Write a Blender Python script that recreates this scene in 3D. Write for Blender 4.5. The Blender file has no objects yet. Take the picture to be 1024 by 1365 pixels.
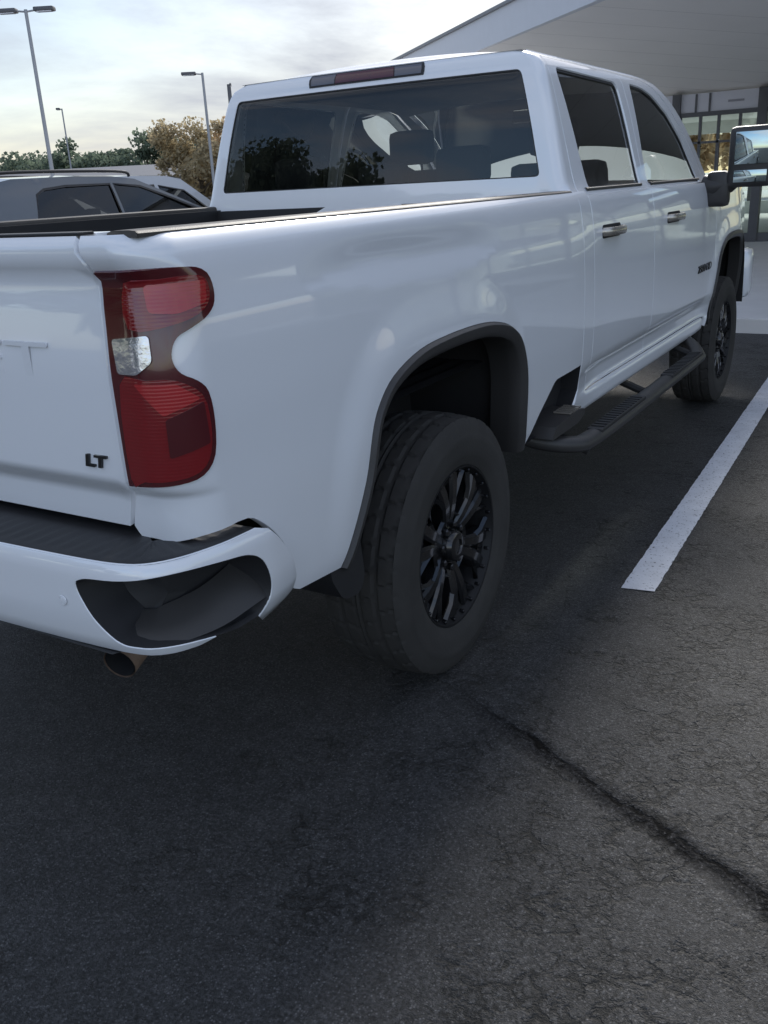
import bpy, bmesh, math, random
import numpy as np
from mathutils import Vector, Matrix
from mathutils.geometry import delaunay_2d_cdt
from bisect import bisect_right
random.seed(7); np.random.seed(7)
R=math.radians
sc=bpy.context.scene
# ---------------- camera ----------------
cd=bpy.data.cameras.new('camera'); cam=bpy.data.objects.new('camera',cd); sc.collection.objects.link(cam); sc.camera=cam
cd.sensor_fit='VERTICAL'; cd.sensor_height=36.0; cd.lens=36.0*1197.6/1365.0; cd.clip_start=.05; cd.clip_end=2000
yaw,pit,rol=-0.5548,0.3477,-0.0535
f=Vector((math.sin(yaw)*math.cos(pit),math.cos(yaw)*math.cos(pit),-math.sin(pit)))
r=Vector((math.cos(yaw),-math.sin(yaw),0)); u=r.cross(f)
r2=r*math.cos(rol)+u*math.sin(rol); u2=-r*math.sin(rol)+u*math.cos(rol)
M=Matrix((r2,u2,-f)).transposed().to_4x4(); M.translation=Vector((2.2177,-2.4306,1.5465)); cam.matrix_world=M
# ---------------- sky and sun ----------------
SUN_AZ=-16.0; SUN_EL=34.0       # azimuth from +y, clockwise
w=bpy.data.worlds.new('World'); sc.world=w; w.use_nodes=True
nt=w.node_tree; nt.nodes.clear(); N=nt.nodes.new; Lk=nt.links.new
out=N('ShaderNodeOutputWorld'); bg=N('ShaderNodeBackground'); sky=N('ShaderNodeTexSky'); sky.sky_type='NISHITA'; sky.sun_disc=False
sky.sun_elevation=R(SUN_EL); sky.sun_rotation=R(SUN_AZ); sky.dust_density=1.2; sky.air_density=1.0; sky.ozone_density=1.5
tc=N('ShaderNodeTexCoord'); mp=N('ShaderNodeMapping'); mp.inputs['Scale'].default_value=(1.0,1.0,4.2); mp.inputs['Rotation'].default_value=(.1,.25,.5)
nz=N('ShaderNodeTexNoise'); nz.inputs['Scale'].default_value=1.9; nz.inputs['Detail'].default_value=9; nz.inputs['Roughness'].default_value=.58; nz.inputs['Distortion'].default_value=.35
rp=N('ShaderNodeValToRGB'); rp.color_ramp.elements[0].position=.40; rp.color_ramp.elements[1].position=.62
mx=N('ShaderNodeMix'); mx.data_type='RGBA'; mul=N('ShaderNodeMath'); mul.operation='MULTIPLY'; mul.inputs[1].default_value=.93
Lk(tc.outputs['Generated'],mp.inputs['Vector']); Lk(mp.outputs['Vector'],nz.inputs['Vector']); Lk(nz.outputs['Fac'],rp.inputs['Fac']); Lk(rp.outputs['Color'],mul.inputs[0])
Lk(mul.outputs[0],mx.inputs['Factor']); Lk(sky.outputs['Color'],mx.inputs[6]); mx.inputs[7].default_value=(4.15,4.4,5.1,1)
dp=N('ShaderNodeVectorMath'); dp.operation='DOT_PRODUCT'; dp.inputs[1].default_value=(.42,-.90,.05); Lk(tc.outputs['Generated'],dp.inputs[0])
mr=N('ShaderNodeMapRange'); mr.inputs['From Min'].default_value=-1; mr.inputs['From Max'].default_value=1; mr.inputs['To Min'].default_value=.80; mr.inputs['To Max'].default_value=1.75; Lk(dp.outputs['Value'],mr.inputs['Value'])  # added fill: sky scaled brighter behind the camera for the truck's rear and side
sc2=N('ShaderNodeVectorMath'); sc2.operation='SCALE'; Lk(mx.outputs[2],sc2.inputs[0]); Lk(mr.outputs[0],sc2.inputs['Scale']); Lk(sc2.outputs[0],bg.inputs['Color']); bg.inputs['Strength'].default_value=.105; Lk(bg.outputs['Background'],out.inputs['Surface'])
sl=bpy.data.lights.new('sun','SUN'); sl.energy=2.8; sl.angle=R(14); sl.color=(1,.96,.90)
so=bpy.data.objects.new('sun',sl); sc.collection.objects.link(so)
sd=Vector((math.sin(R(SUN_AZ))*math.cos(R(SUN_EL)),math.cos(R(SUN_AZ))*math.cos(R(SUN_EL)),math.sin(R(SUN_EL))))
so.rotation_euler=sd.to_track_quat('Z','Y').to_euler(); so.location=(0,20,30)
sc.view_settings.view_transform='Standard'; sc.view_settings.look='None'; sc.view_settings.gamma=1; sc.view_settings.exposure=0.50
# ---------------- materials ----------------
def mat(name,col,rough=.6,metal=0,coat=0,spec=.5,var=.12,vscale=6,bump=0,bscale=60,alpha=1,trans=0,ior=1.45,coat_rough=.03,coat_ior=1.5):
    m=bpy.data.materials.new(name); m.use_nodes=True; t=m.node_tree; b=t.nodes['Principled BSDF']
    b.inputs['Roughness'].default_value=rough; b.inputs['Metallic'].default_value=metal
    b.inputs['Coat Weight'].default_value=coat; b.inputs['Coat Roughness'].default_value=coat_rough; b.inputs['Coat IOR'].default_value=coat_ior
    b.inputs['Specular IOR Level'].default_value=spec; b.inputs['Transmission Weight'].default_value=trans; b.inputs['IOR'].default_value=ior
    c=t.nodes.new('ShaderNodeTexCoord'); n=t.nodes.new('ShaderNodeTexNoise'); n.inputs['Scale'].default_value=vscale; n.inputs['Detail'].default_value=5
    t.links.new(c.outputs['Object'],n.inputs['Vector'])
    x=t.nodes.new('ShaderNodeMix'); x.data_type='RGBA'
    x.inputs[6].default_value=tuple(k*(1-var) for k in col)+(1,); x.inputs[7].default_value=tuple(min(1,k*(1+var)) for k in col)+(1,)
    t.links.new(n.outputs['Fac'],x.inputs['Factor']); t.links.new(x.outputs[2],b.inputs['Base Color'])
    if bump:
        n2=t.nodes.new('ShaderNodeTexNoise'); n2.inputs['Scale'].default_value=bscale; n2.inputs['Detail'].default_value=4
        t.links.new(c.outputs['Object'],n2.inputs['Vector']); bp=t.nodes.new('ShaderNodeBump'); bp.inputs['Strength'].default_value=bump; bp.inputs['Distance'].default_value=.002
        t.links.new(n2.outputs['Fac'],bp.inputs['Height']); t.links.new(bp.outputs['Normal'],b.inputs['Normal'])
    return m
def glass_mat(name,tint,refl=1.0,rough=0.0,ior=1.5):
    m=bpy.data.materials.new(name); m.use_nodes=True; t=m.node_tree; t.nodes.clear()
    o=t.nodes.new('ShaderNodeOutputMaterial'); tr=t.nodes.new('ShaderNodeBsdfTransparent'); tr.inputs['Color'].default_value=tint+(1,)
    g=t.nodes.new('ShaderNodeBsdfGlossy'); g.inputs['Roughness'].default_value=rough; g.inputs['Color'].default_value=(refl,refl,refl,1)
    fr=t.nodes.new('ShaderNodeFresnel'); fr.inputs['IOR'].default_value=ior; mx=t.nodes.new('ShaderNodeMixShader')
    t.links.new(fr.outputs[0],mx.inputs[0]); t.links.new(tr.outputs[0],mx.inputs[1]); t.links.new(g.outputs[0],mx.inputs[2]); t.links.new(mx.outputs[0],o.inputs['Surface'])
    return m
M_={}
M_['white']=mat('white_paint',(.80,.815,.845),rough=.32,coat=1,coat_ior=1.75,var=.015,vscale=2,spec=.5)
M_['black']=mat('black_plastic',(.022,.022,.024),rough=.48,bump=.25,bscale=500,var=.2)
M_['trim']=mat('flare_plastic',(.045,.043,.042),rough=.42,bump=.2,bscale=600,var=.15)
M_['cap']=mat('rail_cap_plastic',(.06,.054,.048),rough=.55,bump=.3,bscale=300,var=.3,vscale=14)
M_['gap']=mat('gap_black',(.02,.02,.022),rough=.8)
M_['liner']=mat('wheel_well_liner',(.018,.017,.017),rough=.9,bump=.5,bscale=80,var=.3)
M_['rubber']=mat('tyre_rubber',(.034,.032,.030),rough=.8,bump=.35,bscale=120,var=.35,vscale=10)
M_['gloss']=mat('gloss_black_wheel',(.007,.007,.008),rough=.22,coat=.6,var=.3)
M_['chrome']=mat('chrome',(.7,.7,.72),rough=.12,metal=1,var=.05)
M_['rust']=mat('rusty_steel',(.26,.18,.13),rough=.65,metal=.3,var=.5,vscale=30,bump=.5,bscale=120)
M_['under']=mat('underbody_steel',(.03,.029,.028),rough=.8,var=.4)
M_['redlens']=mat('red_lens',(.19,.006,.009),rough=.08,coat=1,var=.1,vscale=8)
M_['darkred']=mat('dark_red_lens',(.075,.006,.009),rough=.14,coat=1,var=.2,vscale=8)
M_['brightred']=mat('red_reflector',(.38,.015,.018),rough=.2,coat=1,var=.2,vscale=14)
for k_ in ('redlens','brightred'):
    t=M_[k_].node_tree; c=t.nodes.new('ShaderNodeTexCoord'); wv=t.nodes.new('ShaderNodeTexWave'); wv.bands_direction='Z' if k_=='redlens' else 'Z'; wv.inputs['Scale'].default_value=45; wv.inputs['Distortion'].default_value=.3
    bp=t.nodes.new('ShaderNodeBump'); bp.inputs['Strength'].default_value=.10; bp.inputs['Distance'].default_value=.003; t.links.new(c.outputs['Object'],wv.inputs['Vector']); t.links.new(wv.outputs['Fac'],bp.inputs['Height']); t.links.new(bp.outputs['Normal'],t.nodes['Principled BSDF'].inputs['Normal'])
M_['clear']=mat('clear_reflector',(.62,.62,.66),rough=.15,metal=.85,var=.35,vscale=30,bump=1.0,bscale=28)
M_['priv']=glass_mat('privacy_glass',(.58,.60,.585),refl=1,ior=1.55)
M_['tint']=glass_mat('tinted_glass',(.64,.68,.65),refl=1,ior=1.55)
M_['darkglass']=glass_mat('dark_car_glass',(.10,.11,.11),refl=1,ior=1.6)
M_['barrel']=mat('satin_black_barrel',(.010,.010,.011),rough=.5,spec=.3)
M_['shieldglass']=glass_mat('windshield_glass',(.75,.82,.80),refl=1,ior=1.5)
M_['clearglass']=glass_mat('clear_glass',(.80,.88,.85),refl=1,ior=1.5)
M_['mirror']=mat('mirror_glass',(.46,.53,.52),rough=.03,metal=1,var=.02)
M_['cloth']=mat('seat_cloth',(.03,.03,.032),rough=.95,var=.2)
M_['headliner']=mat('headliner_cloth',(.34,.33,.31),rough=.95,var=.08)
M_['cabin']=mat('cabin_trim',(.05,.048,.046),rough=.9,var=.15)
M_['handle']=mat('handle_satin',(.50,.46,.40),rough=.25,metal=.7,var=.1)
K=M_['black']
M_['letter']=mat('badge_black',(.008,.008,.009),rough=.3,coat=.5)
# ---------------- helpers ----------------
C=sc.collection
def thing(name,label,cat,loc=(0,0,0),rz=0,group=None,kind=None):
    o=bpy.data.objects.new(name,None); o.empty_display_size=.2; C.objects.link(o); o.location=loc; o.rotation_euler=(0,0,rz)
    tag(o,label,cat,group,kind); return o
def tag(o,label=None,cat=None,group=None,kind=None):
    if label: o['label']=label
    if cat: o['category']=cat
    if group: o['group']=group
    if kind: o['kind']=kind
    return o
def mk(name,V,F,m,parent=None,smooth=True,normals=None,angle=None):
    me=bpy.data.meshes.new(name); me.from_pydata([tuple(v) for v in V],[],F); me.update()
    ms=m if isinstance(m,list) else [m]
    for k in ms: me.materials.append(k)
    if smooth: me.polygons.foreach_set('use_smooth',[True]*len(F))
    if angle is not None: me.set_sharp_from_angle(angle=R(angle))
    if normals is not None: me.normals_split_custom_set(normals)
    o=bpy.data.objects.new(name,me); C.objects.link(o); o.parent=parent; return o
def world_parent(o,parent): o.parent=parent; return o
class MB:
    def __init__(s): s.V=[]; s.F=[]; s.mi=[]
    def add(s,V,F,mi=0):
        b=len(s.V); s.V+= [tuple(v) for v in V]; s.F+=[tuple(i+b for i in f_) for f_ in F]; s.mi+=[mi]*len(F); return s
    def box(s,a,b,mi=0,bev=0):
        x0,y0,z0=a; x1,y1,z1=b
        if bev:
            bm=bmesh.new(); bmesh.ops.create_cube(bm,size=1)
            for v in bm.verts: v.co=Vector(((x0+x1)/2+v.co.x*(x1-x0),(y0+y1)/2+v.co.y*(y1-y0),(z0+z1)/2+v.co.z*(z1-z0)))
            bmesh.ops.bevel(bm,geom=bm.edges[:],offset=bev,segments=2,affect='EDGES',profile=.6)
            bm.verts.index_update(); s.add([v.co for v in bm.verts],[[v.index for v in f_.verts] for f_ in bm.faces],mi); bm.free(); return s
        V=[(x,y,z) for x in (x0,x1) for y in (y0,y1) for z in (z0,z1)]
        return s.add(V,[(0,1,3,2),(4,6,7,5),(0,4,5,1),(2,3,7,6),(0,2,6,4),(1,5,7,3)],mi)
    def tube(s,P,r,n=12,mi=0,cap=True,sx=1,sz=1):
        P=[Vector(p) for p in P]; rr=r if isinstance(r,(list,tuple)) else [r]*len(P); b=[]; V=[]; F=[]
        up=Vector((0,0,1))
        for i,p in enumerate(P):
            t=(P[min(i+1,len(P)-1)]-P[max(i-1,0)]).normalized()
            a=t.cross(up); 
            if a.length<.05: a=t.cross(Vector((0,1,0)))
            a.normalize(); c=a.cross(t)
            for k in range(n):
                q=2*math.pi*k/n; V.append(p+a*math.cos(q)*rr[i]*sx+c*math.sin(q)*rr[i]*sz)
        for i in range(len(P)-1):
            for k in range(n): F.append((i*n+k,i*n+(k+1)%n,(i+1)*n+(k+1)%n,(i+1)*n+k))
        if cap: F.append(tuple(range(n))[::-1]); F.append(tuple((len(P)-1)*n+k for k in range(n)))
        return s.add(V,F,mi)
    def lathe(s,prof,n=48,axis='x',c=(0,0,0),mi=0):
        V=[];F=[];k=len(prof)
        for i in range(n):
            a=2*math.pi*i/n
            for (h,rad) in prof:
                if axis=='x': V.append((c[0]+h,c[1]+rad*math.cos(a),c[2]+rad*math.sin(a)))
                elif axis=='y': V.append((c[0]+rad*math.cos(a),c[1]+h,c[2]+rad*math.sin(a)))
                else: V.append((c[0]+rad*math.cos(a),c[1]+rad*math.sin(a),c[2]+h))
        for i in range(n):
            j=(i+1)%n
            for q in range(k-1): F.append((i*k+q,i*k+q+1,j*k+q+1,j*k+q))
        return s.add(V,F,mi)
    def grid(s,fn,nu,nv,mi=0):
        V=[fn(i/nu,j/nv) for i in range(nu+1) for j in range(nv+1)]
        F=[(i*(nv+1)+j,(i+1)*(nv+1)+j,(i+1)*(nv+1)+j+1,i*(nv+1)+j+1) for i in range(nu) for j in range(nv)]
        return s.add(V,F,mi)
    def prism(s,poly,fn,d0,d1,mi=0):
        # polygon in 2-D, fn(a,b,d)->3-D, extruded from d0 to d1
        n=len(poly); V=[fn(a,b,d0) for a,b in poly]+[fn(a,b,d1) for a,b in poly]
        F=[tuple(range(n))[::-1],tuple(range(n,2*n))]+[(i,(i+1)%n,n+(i+1)%n,n+i) for i in range(n)]
        return s.add(V,F,mi)
    def build(s,name,m,parent=None,smooth=True,angle=35):
        o=mk(name,s.V,s.F,m,parent,smooth,None,angle if smooth else None)
        if isinstance(m,list): o.data.polygons.foreach_set('material_index',s.mi)
        return o
def fix_normals(o):
    bm=bmesh.new(); bm.from_mesh(o.data); bmesh.ops.recalc_face_normals(bm,faces=bm.faces); bm.to_mesh(o.data); bm.free(); return o
def inpoly(p,poly):
    x,y=p; c=False; n=len(poly); j=n-1
    for i in range(n):
        xi,yi=poly[i]; xj,yj=poly[j]
        if (yi>y)!=(yj>y) and x<(xj-xi)*(y-yi)/(yj-yi)+xi: c=not c
        j=i
    return c
def rounded(poly,rad,seg=5):
    # rounds polygon corners; rad number or list
    n=len(poly); out=[]
    for i in range(n):
        r_=rad[i] if isinstance(rad,(list,tuple)) else rad
        p=Vector(poly[i]); a=Vector(poly[i-1])-p; b=Vector(poly[(i+1)%n])-p
        k=min(r_,a.length*.45,b.length*.45)
        if k<1e-4: out.append(tuple(p)); continue
        A=p+a.normalized()*k; B=p+b.normalized()*k
        for t in range(seg+1):
            t/=seg; q=A*(1-t)**2+p*2*t*(1-t)+B*t*t; out.append(tuple(q))
    return out
def smooth_loop(pts,n=4):
    # closed Catmull-Rom
    out=[]; L=len(pts)
    for i in range(L):
        p0,p1,p2,p3=[pts[(i+k-1)%L] for k in range(4)]
        for t in range(n):
            t/=n; out.append(tuple(.5*((2*p1[k])+(-p0[k]+p2[k])*t+(2*p0[k]-5*p1[k]+4*p2[k]-p3[k])*t*t+(-p0[k]+3*p1[k]-3*p2[k]+p3[k])*t**3) for k in range(2)))
    return out
def smooth_open(pts,n=5):
    out=[]; L=len(pts)
    for i in range(L-1):
        p0=pts[max(i-1,0)];p1=pts[i];p2=pts[i+1];p3=pts[min(i+2,L-1)]
        for t in range(n):
            t/=n; out.append(tuple(.5*((2*p1[k])+(-p0[k]+p2[k])*t+(2*p0[k]-5*p1[k]+4*p2[k]-p3[k])*t*t+(-p0[k]+3*p1[k]-3*p2[k]+p3[k])*t**3) for k in range(len(p1))))
    out.append(tuple(pts[-1])); return out
def resample(poly,h,closed=True):
    out=[]; n=len(poly)
    for i in range(n if closed else n-1):
        a=poly[i]; b=poly[(i+1)%n]; L=math.dist(a,b); k=max(1,int(math.ceil(L/h)))
        for t in range(k): out.append((a[0]+(b[0]-a[0])*t/k,a[1]+(b[1]-a[1])*t/k))
    if not closed: out.append(tuple(poly[-1]))
    return out
def offset_loop(loop,d):
    # inward offset (towards the inside of the polygon) by d
    n=len(loop); A=sum(loop[i][0]*loop[(i+1)%n][1]-loop[(i+1)%n][0]*loop[i][1] for i in range(n))
    sg=1 if A>0 else -1; out=[]
    for i in range(n):
        a=loop[i-1]; b=loop[(i+1)%n]; tx,ty=b[0]-a[0],b[1]-a[1]; L=math.hypot(tx,ty) or 1
        out.append((loop[i][0]-ty/L*d*sg,loop[i][1]+tx/L*d*sg))
    return out
def snormal(S,s,v,e=2e-3):
    a=Vector(S(s+e,v))-Vector(S(s-e,v)); b=Vector(S(s,v+e))-Vector(S(s,v-e)); n=a.cross(b)
    return n.normalized() if n.length>0 else Vector((0,0,1))
# S(s,v) with s growing from the rear round to the side: the normal a x b points outward on the +x half
def off(S,s,v,d):
    p=Vector(S(s,v)); 
    if d==0: return p
    n=snormal(S,s,v)*(1 if s>=0 else -1)*orient(S)
    return p+n*d
_or={}
def orient(S):
    k=id(S)
    if k not in _or:
        n=snormal(S,.5,1.0 if S is not Scab else 1.7); _or[k]=1 if n.y<0 else -1
    return _or[k]
def nout(S,s,v):
    n=snormal(S,s,v)*orient(S)
    return n if True else n
def patch(name,S,outer,holes=(),h=.03,d=0,depth=.02,m=None,parent=None,mir=False,lips=True,only_data=False,holelips=True):
    """outline (s,v) with holes -> mesh lying on the surface S, offset d, edges turned in by depth"""
    outer=resample(outer,h); holes=[resample(q,h) for q in holes]
    pts=[];edges=[]
    loops=[outer]+holes; li=[]
    for q in loops:
        b=len(pts); pts+=q; n=len(q); edges+=[(b+i,b+(i+1)%n) for i in range(n)]; li.append((b,n))
    x0=min(p[0] for p in outer); x1=max(p[0] for p in outer); y0=min(p[1] for p in outer); y1=max(p[1] for p in outer)
    bd=np.array(pts)
    nx=int((x1-x0)/h)+1; ny=int((y1-y0)/h)+1; inn=[]
    for i in range(nx+1):
        for j in range(ny+1):
            p=(x0+(x1-x0)*i/nx,y0+(y1-y0)*j/ny)
            if np.min((bd[:,0]-p[0])**2+(bd[:,1]-p[1])**2)<(h*.55)**2: continue
            if not inpoly(p,outer) or any(inpoly(p,q) for q in holes): continue
            inn.append(p)
    allp=[Vector(p) for p in pts+inn]
    V2,E2,F2,_,_,_=delaunay_2d_cdt(allp,edges,[],0,1e-6)
    F=[]
    for f_ in F2:
        c=((V2[f_[0]].x+V2[f_[1]].x+V2[f_[2]].x)/3,(V2[f_[0]].y+V2[f_[1]].y+V2[f_[2]].y)/3)
        if inpoly(c,outer) and not any(inpoly(c,q) for q in holes): F.append(tuple(f_))
    mx=-1 if mir else 1
    V=[];NV=[]
    o_=orient(S)
    for q in V2:
        n=snormal(S,q.x,q.y)*o_; p=Vector(S(q.x,q.y))+n*d
        V.append((p.x*mx,p.y,p.z)); NV.append((n.x*mx,n.y,n.z))
    F=[(f_ if o_*mx>0 else f_[::-1]) for f_ in F]
    nl=[NV[i] for f_ in F for i in f_]
    if depth and lips:
        for q,(b_,n_) in zip(loops,li):
            if q is not outer and not holelips: continue
            b=len(V); n=len(q)
            for (a,c) in q:
                nn=snormal(S,a,c)*o_; p0=Vector(S(a,c))+nn*d; p1=p0-nn*depth
                V.append((p0.x*mx,p0.y,p0.z)); V.append((p1.x*mx,p1.y,p1.z)); NV+= [(nn.x*mx,nn.y,nn.z)]*2
            for i in range(n):
                j=(i+1)%n; fc=(b+2*i,b+2*i+1,b+2*j+1,b+2*j)
                A,B,D=[Vector(V[k]) for k in (fc[0],fc[1],fc[3])]
                fn=(B-A).cross(D-A); fn=fn.normalized() if fn.length>0 else Vector((0,0,1))
                # orient away from the polygon's interior: test
                ax,ay=q[i];bx,by=q[j]; mid=((ax+bx)/2,(ay+by)/2); L=math.dist((ax,ay),(bx,by)) or 1
                t=( -(by-ay)/L*1e-3,(bx-ax)/L*1e-3); test=(mid[0]+t[0],mid[1]+t[1])
                inside=inpoly(test,outer) and not any(inpoly(test,qq) for qq in holes)
                pin=Vector(S(mid[0]+t[0]*10,mid[1]+t[1]*10)); pm=Vector(S(*mid)); dr=(pin-pm); dr.x*=mx
                if inside: dr=-dr
                if fn.dot(dr)<0: fc=fc[::-1]; fn=-fn
                F.append(fc)
                for k in fc:
                    if (k-b)%2==0:
                        nn=(Vector(NV[k])*.8+fn).normalized(); nl.append(tuple(nn))
                    else: nl.append(tuple(fn))
    if only_data: return V,F,nl
    return mk(name,V,F,m,parent,True,nl)
def join_data(name,datas,m,parent):
    V=[];F=[];nl=[];mi=[]
    for q in datas:
        v,f_,n=q[:3]; b=len(V); V+=v; F+=[tuple(i+b for i in g) for g in f_]; nl+=n; mi+=[q[3] if len(q)>3 else 0]*len(f_)
    o=mk(name,V,F,m,parent,True,nl)
    if isinstance(m,list): o.data.polygons.foreach_set('material_index',mi)
    return o
def text(name,s,size,m,parent,mtx,ext=.003,shear=0,width=1.0,bev=0,boldness=0):
    c=bpy.data.curves.new(name+'_font','FONT'); c.body=s; c.size=size; c.extrude=ext; c.shear=shear; c.bevel_depth=bev; c.offset=boldness
    o=bpy.data.objects.new(name+'_tmp',c); C.objects.link(o)
    bpy.context.view_layer.update()
    dg=bpy.context.evaluated_depsgraph_get(); me=bpy.data.meshes.new_from_object(o.evaluated_get(dg)); bpy.data.objects.remove(o); bpy.data.curves.remove(c)
    x0=min(v.co.x for v in me.vertices); x1=max(v.co.x for v in me.vertices); y0=min(v.co.y for v in me.vertices)
    me.name=name; me.transform(Matrix.Diagonal((width/(x1-x0),1,1,1))@Matrix.Translation((-x0,-y0,0))); me.transform(mtx)
    me.materials.clear(); me.materials.append(m)
    q=bpy.data.objects.new(name,me); C.objects.link(q); q.parent=parent; return q

# ================= body surfaces =================
# ---------- smooth 1-D profile (monotone-ish cubic) ----------
def curve(pts):
    xs=[p[0] for p in pts]; ys=[p[1] for p in pts]; n=len(xs)
    d=[(ys[i+1]-ys[i])/(xs[i+1]-xs[i]) for i in range(n-1)]
    m=[d[0]]+[0 if d[i-1]*d[i]<=0 else 2*d[i-1]*d[i]/(d[i-1]+d[i]) for i in range(1,n-1)]+[d[-1]]
    def f(x):
        if x<=xs[0]: return ys[0]+m[0]*(x-xs[0])
        if x>=xs[-1]: return ys[-1]+m[-1]*(x-xs[-1])
        i=bisect_right(xs,x)-1; h=xs[i+1]-xs[i]; t=(x-xs[i])/h
        return ((1+2*t)*(1-t)**2*ys[i]+t*(1-t)**2*h*m[i]+t*t*(3-2*t)*ys[i+1]+t*t*(t-1)*h*m[i+1])
    return f
def sstep(a,b,x):
    t=min(1,max(0,(x-a)/(b-a))); return t*t*(3-2*t)
# lower body: side profile and rear profile
W_BED=curve([(.55,.945),(.60,.968),(.66,.982),(.80,.994),(.95,1.0),(1.10,1.0),(1.22,.996),(1.31,.990),(1.36,.982),(1.42,.974),(1.455,.964),(1.475,.950),(1.486,.934)])
W_DOOR=curve([(.55,.93),(.585,.958),(.61,.970),(.655,.968),(.675,.950),(.74,.952),(.79,.978),(.82,.986),(.95,.992),(1.10,.990),(1.25,.984),(1.33,.982),(1.40,.972),(1.455,.960),(1.475,.950),(1.49,.936)])
Y_REAR=curve([(.80,-1.165),(.90,-1.178),(.968,-1.182),(.985,-1.196),(1.0,-1.202),(1.2,-1.198),(1.34,-1.184),(1.40,-1.176),(1.425,-1.196),(1.455,-1.208),(1.475,-1.203),(1.486,-1.192)])
ARC_R=.10; SREAR=.90; S1=SREAR+ARC_R*math.pi/2; YOFF=-1.18+ARC_R-S1   # y = s+YOFF on the side
def flare(y,z):
    b=0
    for yc in (-.06,4.13):
        r=(abs((y-yc)/.68)**3.0+abs((z-.45)/.83)**3.0)**(1/3.0)
        b+=.012*(1-sstep(.84,1.0,r))*sstep(.55,.95,z)
    return b
E_LO=curve([(-.74,1.338),(-.60,1.322),(-.485,1.309),(-.365,1.299),(-.177,1.292),(-.026,1.291),(.19,1.308),(.36,1.346)])
E_HI=curve([(-.74,1.338),(-.60,1.357),(-.485,1.366),(-.365,1.367),(-.177,1.361),(-.026,1.358),(.19,1.353),(.36,1.346)])
def highlight_facet(y,z):
    # shallow facet shaped into the bed side to imitate a highlight above the wheel
    if y<-.74 or y>.36: return 0
    lo,hi=E_LO(y),E_HI(y); k=.25*min(max(z-lo,0),hi-lo)
    return -k*(1-sstep(hi,1.452,z))
def bodyW(y,z):
    t=sstep(1.0,1.5,y)*(1-sstep(3.35,3.75,y))
    return W_BED(z)*(1-t)+W_DOOR(z)*t+flare(y,z)+highlight_facet(y,z) - .10*sstep(4.2,5.3,y)
def Sbody(s,z):
    sg=1 if s>=0 else -1; s=abs(s)
    if s<=S1:
        w=bodyW(YOFF+S1,z)
        if s<=SREAR:
            x=s; y=-1.18; b=sstep(.82,SREAR+.08,s)
        else:
            a=(s-SREAR)/ARC_R; x=SREAR+ARC_R*math.sin(a); y=-1.18+ARC_R*(1-math.cos(a)); b=sstep(.82,SREAR+.08,s)
        bl=sstep(.70,S1,s)
        x+= (w-1.0)*bl
        y+= (Y_REAR(z)+1.18)*(1-sstep(SREAR+.02,S1+.25,s)*1.0)
        return (sg*x,y,z)
    y=s+YOFF
    yy=y+(Y_REAR(z)+1.18)*(1-sstep(SREAR+.02,S1+.25,s))
    return (sg*bodyW(y,z),yy,z)
# bumper plan
BP=[(0,-1.352),(.30,-1.350),(.57,-1.343),(.75,-1.336),(.86,-1.328),(.93,-1.312),(.98,-1.272),(1.015,-1.20),(1.035,-1.11),(1.040,-1.02),(1.030,-.93),(1.015,-.86)]
_L=[0]
for i in range(1,len(BP)): _L.append(_L[-1]+math.dist(BP[i],BP[i-1]))
BX=curve([(l,p[0]) for l,p in zip(_L,BP)]); BY=curve([(l,p[1]) for l,p in zip(_L,BP)]); BLEN=_L[-1]
B_IN=curve([(.58,.085),(.62,.055),(.66,.022),(.70,.006),(.76,.0),(.83,.0),(.855,.004),(.87,.014)])  # inset against height
def Sbump(s,z):
    sg=1 if s>=0 else -1; s=abs(s)
    x=BX(s); y=BY(s); e=1e-3
    tx,ty=BX(s+e)-BX(s-e),BY(s+e)-BY(s-e); L=math.hypot(tx,ty)
    nx,ny=ty/L,-tx/L      # outward
    k=B_IN(z)
    return (sg*(x-nx*k),y-ny*k,z)
# greenhouse
W_CAB=curve([(1.42,.966),(1.455,.955),(1.48,.938),(1.50,.922),(1.60,.893),(1.73,.860),(1.88,.817),(1.95,.792),(1.985,.770),(2.005,.742),(2.02,.70)])
Y_CAB=curve([(1.40,1.125),(1.50,1.130),(1.545,1.135),(1.94,1.195),(1.955,1.200),(2.0,1.212),(2.02,1.228)])
GR=.045; GS=.80; G1=GS+GR*math.pi/2; GOFF=1.19-G1
def Scab(s,z):
    sg=1 if s>=0 else -1; s=abs(s)
    w=W_CAB(z); yr=Y_CAB(z)
    if s<=GS:
        x=s/GS*(w-GR); return (sg*x,yr-.03*(1-(x/.8)**2),z) if x<.8 else (sg*x,yr,z)
    if s<=G1:
        a=(s-GS)/GR; yy=yr-.03*(1-min(1,((w-GR)/.8)**2))
        return (sg*(w-GR+GR*math.sin(a)),yy+GR*(1-math.cos(a)),z)
    yy=yr-.03*(1-min(1,((w-GR)/.8)**2))
    y=s+GOFF+(yy+GR-1.19)*math.exp(-(s-G1)/.12)
    return (sg*(w-.10*sstep(2.8,4.2,y)*0.4),y,z)
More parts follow.
